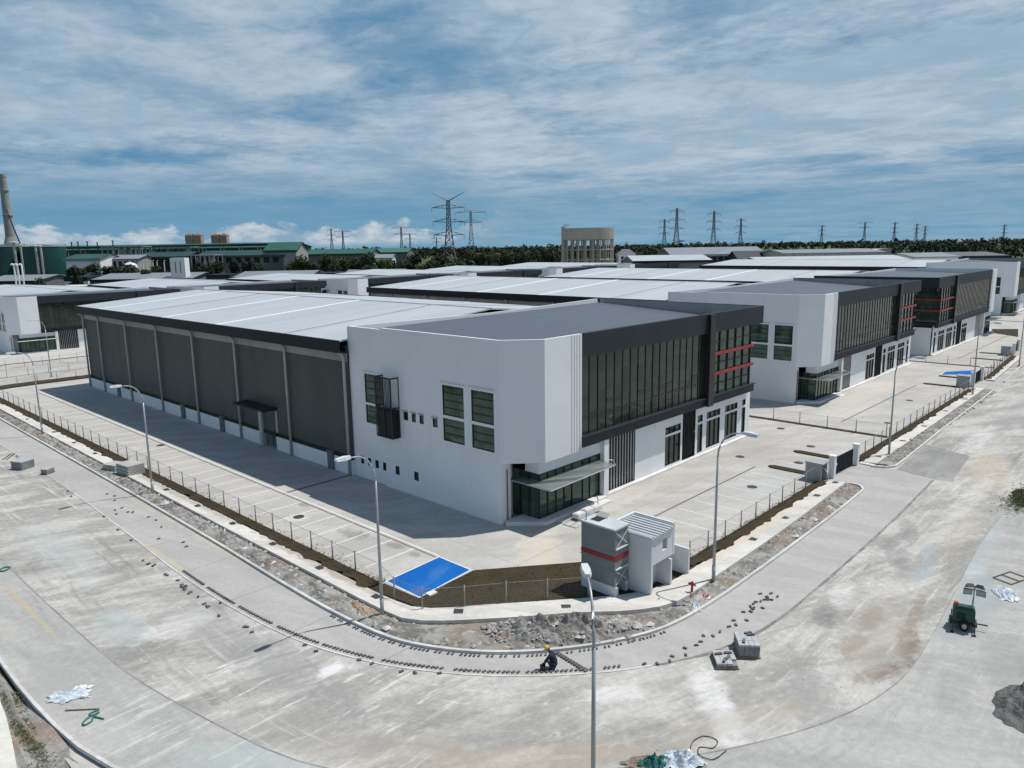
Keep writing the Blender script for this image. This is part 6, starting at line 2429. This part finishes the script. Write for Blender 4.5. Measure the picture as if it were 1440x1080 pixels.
# ------------------------------------------------------------------ refinery on the left
M_TEAL = plain('tank_green', (0.004, 0.058, 0.050), 0.5, var=0.18, scale=0.15, stretch=(1, 1, 0.3))
M_DGREEN = plain('green_sheet', (0.010, 0.080, 0.055), 0.6, var=0.15, scale=0.05)
M_DDGREEN = plain('dark_green_sheet', (0.006, 0.044, 0.040), 0.6, var=0.15, scale=0.05)
for (px_, wpx, lb) in ((2, 58, 'dark green storage tank cut by the left edge'), (61, 56, 'dark green storage tank right of the other one')):
    d = 470
    x, y = far(px_, d)
    t = thing('storage_tank', lb, 'storage tank', (x, y, -4.0), 0, 'green storage tanks')
    r_ = wpx*d/FPX/2
    H_ = far_z(px_, 346.5, d)+4
    q = MB()
    q.lathe(0, 0, [(r_, 0), (r_, H_), (r_-0.3, H_), (0, H_+1.0)], 48)
    q.build('shell', M_TEAL, t)
    q = MB()
    n = 40
    for k in range(n):
        a, b = 2*math.pi*k/n, 2*math.pi*(k+1)/n
        q.bar((r_*math.cos(a), r_*math.sin(a), H_), (r_*math.cos(a), r_*math.sin(a), H_+1.3), 0.07)
        q.bar((r_*math.cos(a), r_*math.sin(a), H_+1.3), (r_*math.cos(b), r_*math.sin(b), H_+1.3), 0.07)
        q.bar((r_*math.cos(a), r_*math.sin(a), H_-0.2), (r_*math.cos(b), r_*math.sin(b), H_-0.2), 0.18)
    q.build('railing', plain('pinkish_rail', (0.34, 0.28, 0.28), 0.7), t)
x, y = far(18, 620)
ch = thing('chimney', 'tall grey concrete chimney at the left edge', 'chimney', (x, y, -4.0))
H_ = far_z(6, 249, 620)+4
q = MB()
q.lathe(0, 0, [(6.2, 0), (5.4, H_*0.33), (5.3, H_*0.36), (3.7, H_*0.42), (2.7, H_*0.97), (2.9, H_*0.975), (2.9, H_), (2.2, H_), (2.2, H_-2), (0, H_-2)], 28)
q.build('shaft', plain('chimney_concrete', (0.30, 0.30, 0.28), 0.85, var=0.12, scale=0.15), ch, False)
q = MB()
for z in (0.36, 0.62, 0.85):
    q.lathe(0, 0, [(4.6-2.2*z+1.0, z*H_), (4.6-2.2*z+1.0, z*H_+0.5), (1, z*H_+0.5)], 20)
q.build('platform', M_PIPE, ch)
x, y = far(42, 600)
cr = thing('crane', 'blue lattice crane boom leaning beside the chimney', 'crane', (x, y, -4.0))
zt = far_z(16, 296, 600)+4
tx, ty = -RR.x*14.5, -RR.y*14.5
q = MB()
n = 14
for (ox, oy) in ((0, 0), (1.3*RR.x, 1.3*RR.y), (0.6, 1.2)):
    q.bar((ox, oy, 3), (tx+ox*0.3, ty+oy*0.3, zt), 0.22)
for k in range(n):
    f, g_ = k/n, (k+1)/n
    q.bar((tx*f, ty*f, 3+(zt-3)*f), (tx*g_+1.3*RR.x*(1-.7*g_), ty*g_+1.3*RR.y*(1-.7*g_), 3+(zt-3)*g_), 0.16)
    q.bar((tx*f+1.3*RR.x*(1-.7*f), ty*f+1.3*RR.y*(1-.7*f), 3+(zt-3)*f), (tx*g_, ty*g_, 3+(zt-3)*g_), 0.16)
q.build('boom', plain('crane_blue', (0.02, 0.055, 0.16), 0.5), cr)
q = MB()
q.box(-2.2, -1.6, 1.2, 3.2, 1.6, 3.6)
q.box(-3.4, -2.2, 0.0, 3.4, -1.2, 1.19)
q.box(-3.4, 1.2, 0.0, 3.4, 2.2, 1.19)
q.build('carrier', plain('crane_yellow', (0.4, 0.25, 0.03), 0.5), cr)
# gooseneck vent pipes and process columns in front of the tanks
for k, (px_, yt, lb) in enumerate(((17, 371, 'leftmost of three white gooseneck pipes before the green tanks'), (22, 371, 'middle one of three white gooseneck pipes before the green tanks'), (28, 371, 'rightmost of three white gooseneck pipes before the green tanks'))):
    d = 300
    x, y = far(px_, d)
    H_ = far_z(px_, yt, d)+3.8
    q = MB()
    q.tube([(0, 0, 0), (0, 0, H_-0.6), (-0.25*RR.x, -0.25*RR.y, H_-0.1), (-0.8*RR.x, -0.8*RR.y, H_), (-1.2*RR.x, -1.2*RR.y, H_-0.5)], 0.30, 8)
    tag(q.build('vent_pipe', M_SKYL, None, True, (x, y, -3.8)), lb, 'pipe', 'white gooseneck pipes')
for k, (px_, yt, r_, lb) in enumerate(((21, 340, 0.7, 'tall pale process column with a flat cap before the left green tank'), (30, 344, 0.5, 'thin grey process column right of the capped one'), (51, 345, 0.6, 'grey process column before the right green tank'), (58, 345, 0.6, 'pale process column standing rightmost before the tanks'))):
    d = 420
    x, y = far(px_, d)
    H_ = far_z(px_, yt, d)+4
    t = thing('process_column', lb, 'process column', (x, y, -4.0), 0, 'process columns before the tanks')
    q = MB()
    q.lathe(0, 0, [(r_, 0), (r_, H_*0.96), (r_*0.6, H_)], 12)
    q.build('shell', M_PIPE, t, True)
    q = MB()
    q.lathe(0, 0, [(r_*1.01, H_-0.6), (r_*(4.0 if k == 0 else 1.8), H_-0.5), (r_*(4.0 if k == 0 else 1.8), H_-0.2), (0.1, H_)], 14)
    for j in range(8):
        q.bar((r_+0.05, -0.25, H_*j/8), (r_+0.05, 0.25, H_*j/8), 0.05)
    q.build('platform', M_SKYL, t)
# long green roofed process hall with conveyor gallery
shed('long dark green roofed refinery hall running across the left skyline', 92, 412, 640, 344.5, 3.0, 0, M_DGREEN, M_DDGREEN, 60, M_DDGREEN, None, -4.0, 'refinery hall', 0, 'refinery_hall')
shed('refinery hall with a row of dark windows under a green roof', 275, 398, 500, 352.0, 3.4, 0, M_DDGREEN, plain('grey_wall', (0.16, 0.17, 0.17), 0.8), 40, M_DGREEN, None, -4.0, 'refinery hall', 9, 'refinery_hall')
shed('white refinery shed with a green stripe right of the green tanks', 91, 139, 455, 357.5, 2.6, 0, M_DGREEN, M_WHITE, 26, M_GREYROOF, None, -4.0, 'refinery shed', 0, 'refinery_shed')
shed('grey refinery workshop behind the small white dome', 146, 192, 470, 358.5, 2.4, 0, M_GREYROOF, M_VENT, 24, None, None, -4.0, 'refinery shed', 5, 'refinery_shed')
shed('dark open refinery shed with white posts', 192, 262, 490, 354.5, 3.0, 0, M_DDGREEN, M_SLOT, 30, M_DDGREEN, None, -4.0, 'refinery shed', 0, 'refinery_shed')
shed('pale gabled refinery shed with green roof at the right end of the long hall', 372, 416, 500, 340.5, 5.5, 0, M_DGREEN, M_VENT, 30, M_DDGREEN, None, -4.0, 'refinery shed', 0, 'refinery_shed')
shed('low green roofed shed right of the refinery, nearer one', 405, 520, 640, 350.5, 4.0, 0, M_DGREEN, M_PIER, 50, M_DDGREEN, None, -4.0, 'green shed', 0, 'green_shed')
shed('far low green roofed shed right of the refinery', 420, 572, 760, 350.0, 4.0, 0, plain('pale_green_sheet', (0.03, 0.13, 0.10), 0.6), M_PIER, 60, M_DDGREEN, None, -4.0, 'green shed', 0, 'green_shed')
shed('small white shed among the trees below the squat pylon', 524, 550, 640, 357.5, 3.0, 0, M_GREYROOF, M_WHITE, 24)
shed('red roofed house among the trees right of the tall pylon', 690, 712, 700, 355.5, 4.0, 0, plain('red_tiles', (0.24, 0.09, 0.06), 0.8), M_WHITE, 14, None, 'red roofed houses in the wood', -4.0, 'house', 0, 'house')
shed('red roofed house under the flat topped pylon among the trees', 655, 684, 720, 356.0, 4.0, 0, plain('red_tiles', (0.24, 0.09, 0.06), 0.8), M_WHITE, 14, None, 'red roofed houses in the wood', -4.0, 'house', 0, 'house')
for k, px_ in enumerate((199, 205, 213, 219, 229)):
    x, y = far(px_, 470)
    q = MB()
    q.tube([(0, 0, 0), (0, 0, far_z(px_, 367, 470)+3.5), (0.6*RR.x, 0.6*RR.y, far_z(px_, 366, 470)+4.0)], 0.32, 6)
    tag(q.build('post', M_SKYL, None, False, (x, y, -4.0)), 'white post in front of the dark open refinery shed', 'post', 'white posts of the refinery shed')
x, y = far(181, 440)
t = thing('dome_tank', 'small shiny white domed tank before the refinery workshop', 'domed tank', (x, y, -4.0))
r_ = 20*440/FPX/2
zt = far_z(181, 368.5, 440)+4
q = MB()
q.lathe(0, 0, [(r_, 0), (r_, zt-r_*0.75)] + [(r_*math.cos(a), zt-r_*0.75+r_*0.75*math.sin(a)) for a in (0.3, 0.6, 0.9, 1.2, 1.45)], 28)
q.build('shell', plain('white_tank', (0.66, 0.67, 0.68), 0.35), t, True)
q = MB()
q.lathe(0, 0, [(0.5, zt-0.2), (0.5, zt+0.6), (0, zt+0.7)], 10)
q.build('vent', M_PIPE, t)
x, y = far(251, 400)
t = thing('silo_block', 'upright white block with two dark slots before the refinery', 'silo block', (x, y, -4.0), R(-46))
zt = far_z(251, 362.5, 400)+4
q = MB()
q.box(-3.9, -3, 0, 3.9, 3, zt)
q.build('wall', M_WHITE, t)
for x_ in (-1.4, 1.2):
    q = MB()
    q.box(x_, -3.06, zt-8, x_+0.5, -3.0, zt-2)
    q.build('slot', M_PIER, t)
# pair of apartment towers on the horizon
for (px_, lb) in ((275, 'left one of the two pinkish apartment towers on the horizon'), (311, 'right one of the two pinkish apartment towers on the horizon')):
    d = 2400
    x, y = far(px_, d)
    t = thing('apartment_tower', lb, 'apartment tower', (x, y, -4.0), R(-46), 'apartment towers on the horizon')
    zt = far_z(px_, 331.5, d)+4
    q = MB()
    q.box(-25, -12, 0, -3, 12, zt)
    q.box(3, -12, 0, 25, 12, zt)
    q.box(-3, -8, 0, 3, 8, zt+4)
    q.build('wall', plain('pink_render', (0.40, 0.25, 0.20), 0.8), t)
    q = MB()
    for k in range(9):
        for xx in (-22, -15, -8, 6, 13, 20):
            q.box(xx-1.6, -12.3, zt-6-k*5, xx+1.6, -12.0, zt-3-k*5)
    q.build('windows', M_PIER, t)
    q = MB()
    for xx in (-14, 14):
        q.hull([(xx-12, -13, zt), (xx+12, -13, zt), (xx+12, 13, zt), (xx-12, 13, zt)], [(xx-3, -3, zt+7), (xx+3, -3, zt+7), (xx+3, 3, zt+7), (xx-3, 3, zt+7)])
    q.build('roof', plain('roof_tiles', (0.26, 0.13, 0.08), 0.8), t)

# steel process frames, pipe gallery and small stacks of the refinery
def frame(label, pxa, pxb, d, ytop, floors, mat, bays=6, depth=14):
    xa, ya = far(pxa, d)
    xb, yb = far(pxb, d)
    L = math.hypot(xb-xa, yb-ya)
    t = thing('process_frame', label, 'process frame', (xa, ya, -4.0), math.atan2(yb-ya, xb-xa), 'steel process frames of the refinery')
    H_ = far_z((pxa+pxb)/2, ytop, d)+4
    q = MB()
    for k in range(bays+1):
        for yy in (0, depth):
            q.box(L*k/bays-0.3, yy-0.3, 0, L*k/bays+0.3, yy+0.3, H_)
    for f in range(1, floors+1):
        z = H_*f/floors
        q.box(-0.5, -0.5, z-0.55, L+0.5, depth+0.5, z)
    q.build('steelwork', mat, t)
    q = MB()
    r2 = random.Random(pxa)
    for k in range(bays*2):
        x_ = r2.uniform(0.05, 0.95)*L
        f = r2.randrange(floors)
        z = H_*f/floors
        rr = r2.uniform(0.8, 1.9)
        q.lathe(x_, r2.uniform(2, depth-2), [(rr, z+0.1), (rr, z+H_/floors*r2.uniform(0.4, 0.8)), (rr*0.5, z+H_/floors*0.85)], 10)
    tag(q.build('vessels', M_PIPE, t), None, None, None, 'stuff')
    return t


frame('open grey steel frame of the refinery right of the white shed', 144, 200, 545, 346.5, 4, M_STEEL, 7)
frame('darker open steel frame in the middle of the refinery', 204, 268, 530, 347.0, 3, M_PIER, 8)
frame('low steel frame with vessels right of the tall white block', 268, 300, 480, 358.0, 2, M_STEEL, 5)
xa, ya = far(90, 600)
xb, yb = far(415, 560)
L = math.hypot(xb-xa, yb-ya)
t = thing('conveyor_gallery', 'long green roofed gallery on legs along the top of the refinery', 'gallery', (xa, ya, -4.0), math.atan2(yb-ya, xb-xa))
H_ = far_z(250, 343.2, 580)+4
q = MB()
q.box(0, 0, H_-2.6, L, 5, H_-0.8)
q.build('wall', M_DDGREEN, t)
q = MB()
q.hull([(-0.5, -0.8, H_-0.9), (-0.5, 2.5, H_), (-0.5, 5.8, H_-0.9), (-0.5, 2.5, H_-0.7)], [(L+0.5, -0.8, H_-0.9), (L+0.5, 2.5, H_), (L+0.5, 5.8, H_-0.9), (L+0.5, 2.5, H_-0.7)])
q.build('roof', M_DGREEN, t)
for k in range(14):
    q = MB()
    q.bar((L*k/13, 0.3, 0), (L*k/13, 0.3, H_-2.6), 0.35)
    q.bar((L*k/13, 4.7, 0), (L*k/13, 4.7, H_-2.6), 0.35)
    q.bar((L*k/13, 0.3, H_-9), (L*k/13, 4.7, H_-9), 0.25)
    q.build('leg', M_PIPE, t)
for k, (px_, yt) in enumerate(((102, 340.5), (111, 340), (124, 339.5), (138, 341), (160, 338.5))):
    x, y = far(px_, 590)
    q = MB()
    q.lathe(0, 0, [(0.5, 0), (0.45, far_z(px_, yt, 590)+3.4), (0.9, far_z(px_, yt, 590)+3.5), (0.9, far_z(px_, yt, 590)+4.0), (0, far_z(px_, yt, 590)+4.2)], 10)
    tag(q.build('vent_stack', M_PIER, None, True, (x, y, -4.0)), 'thin dark vent stack poking above the refinery gallery', 'vent stack', 'vent stacks above the refinery gallery')
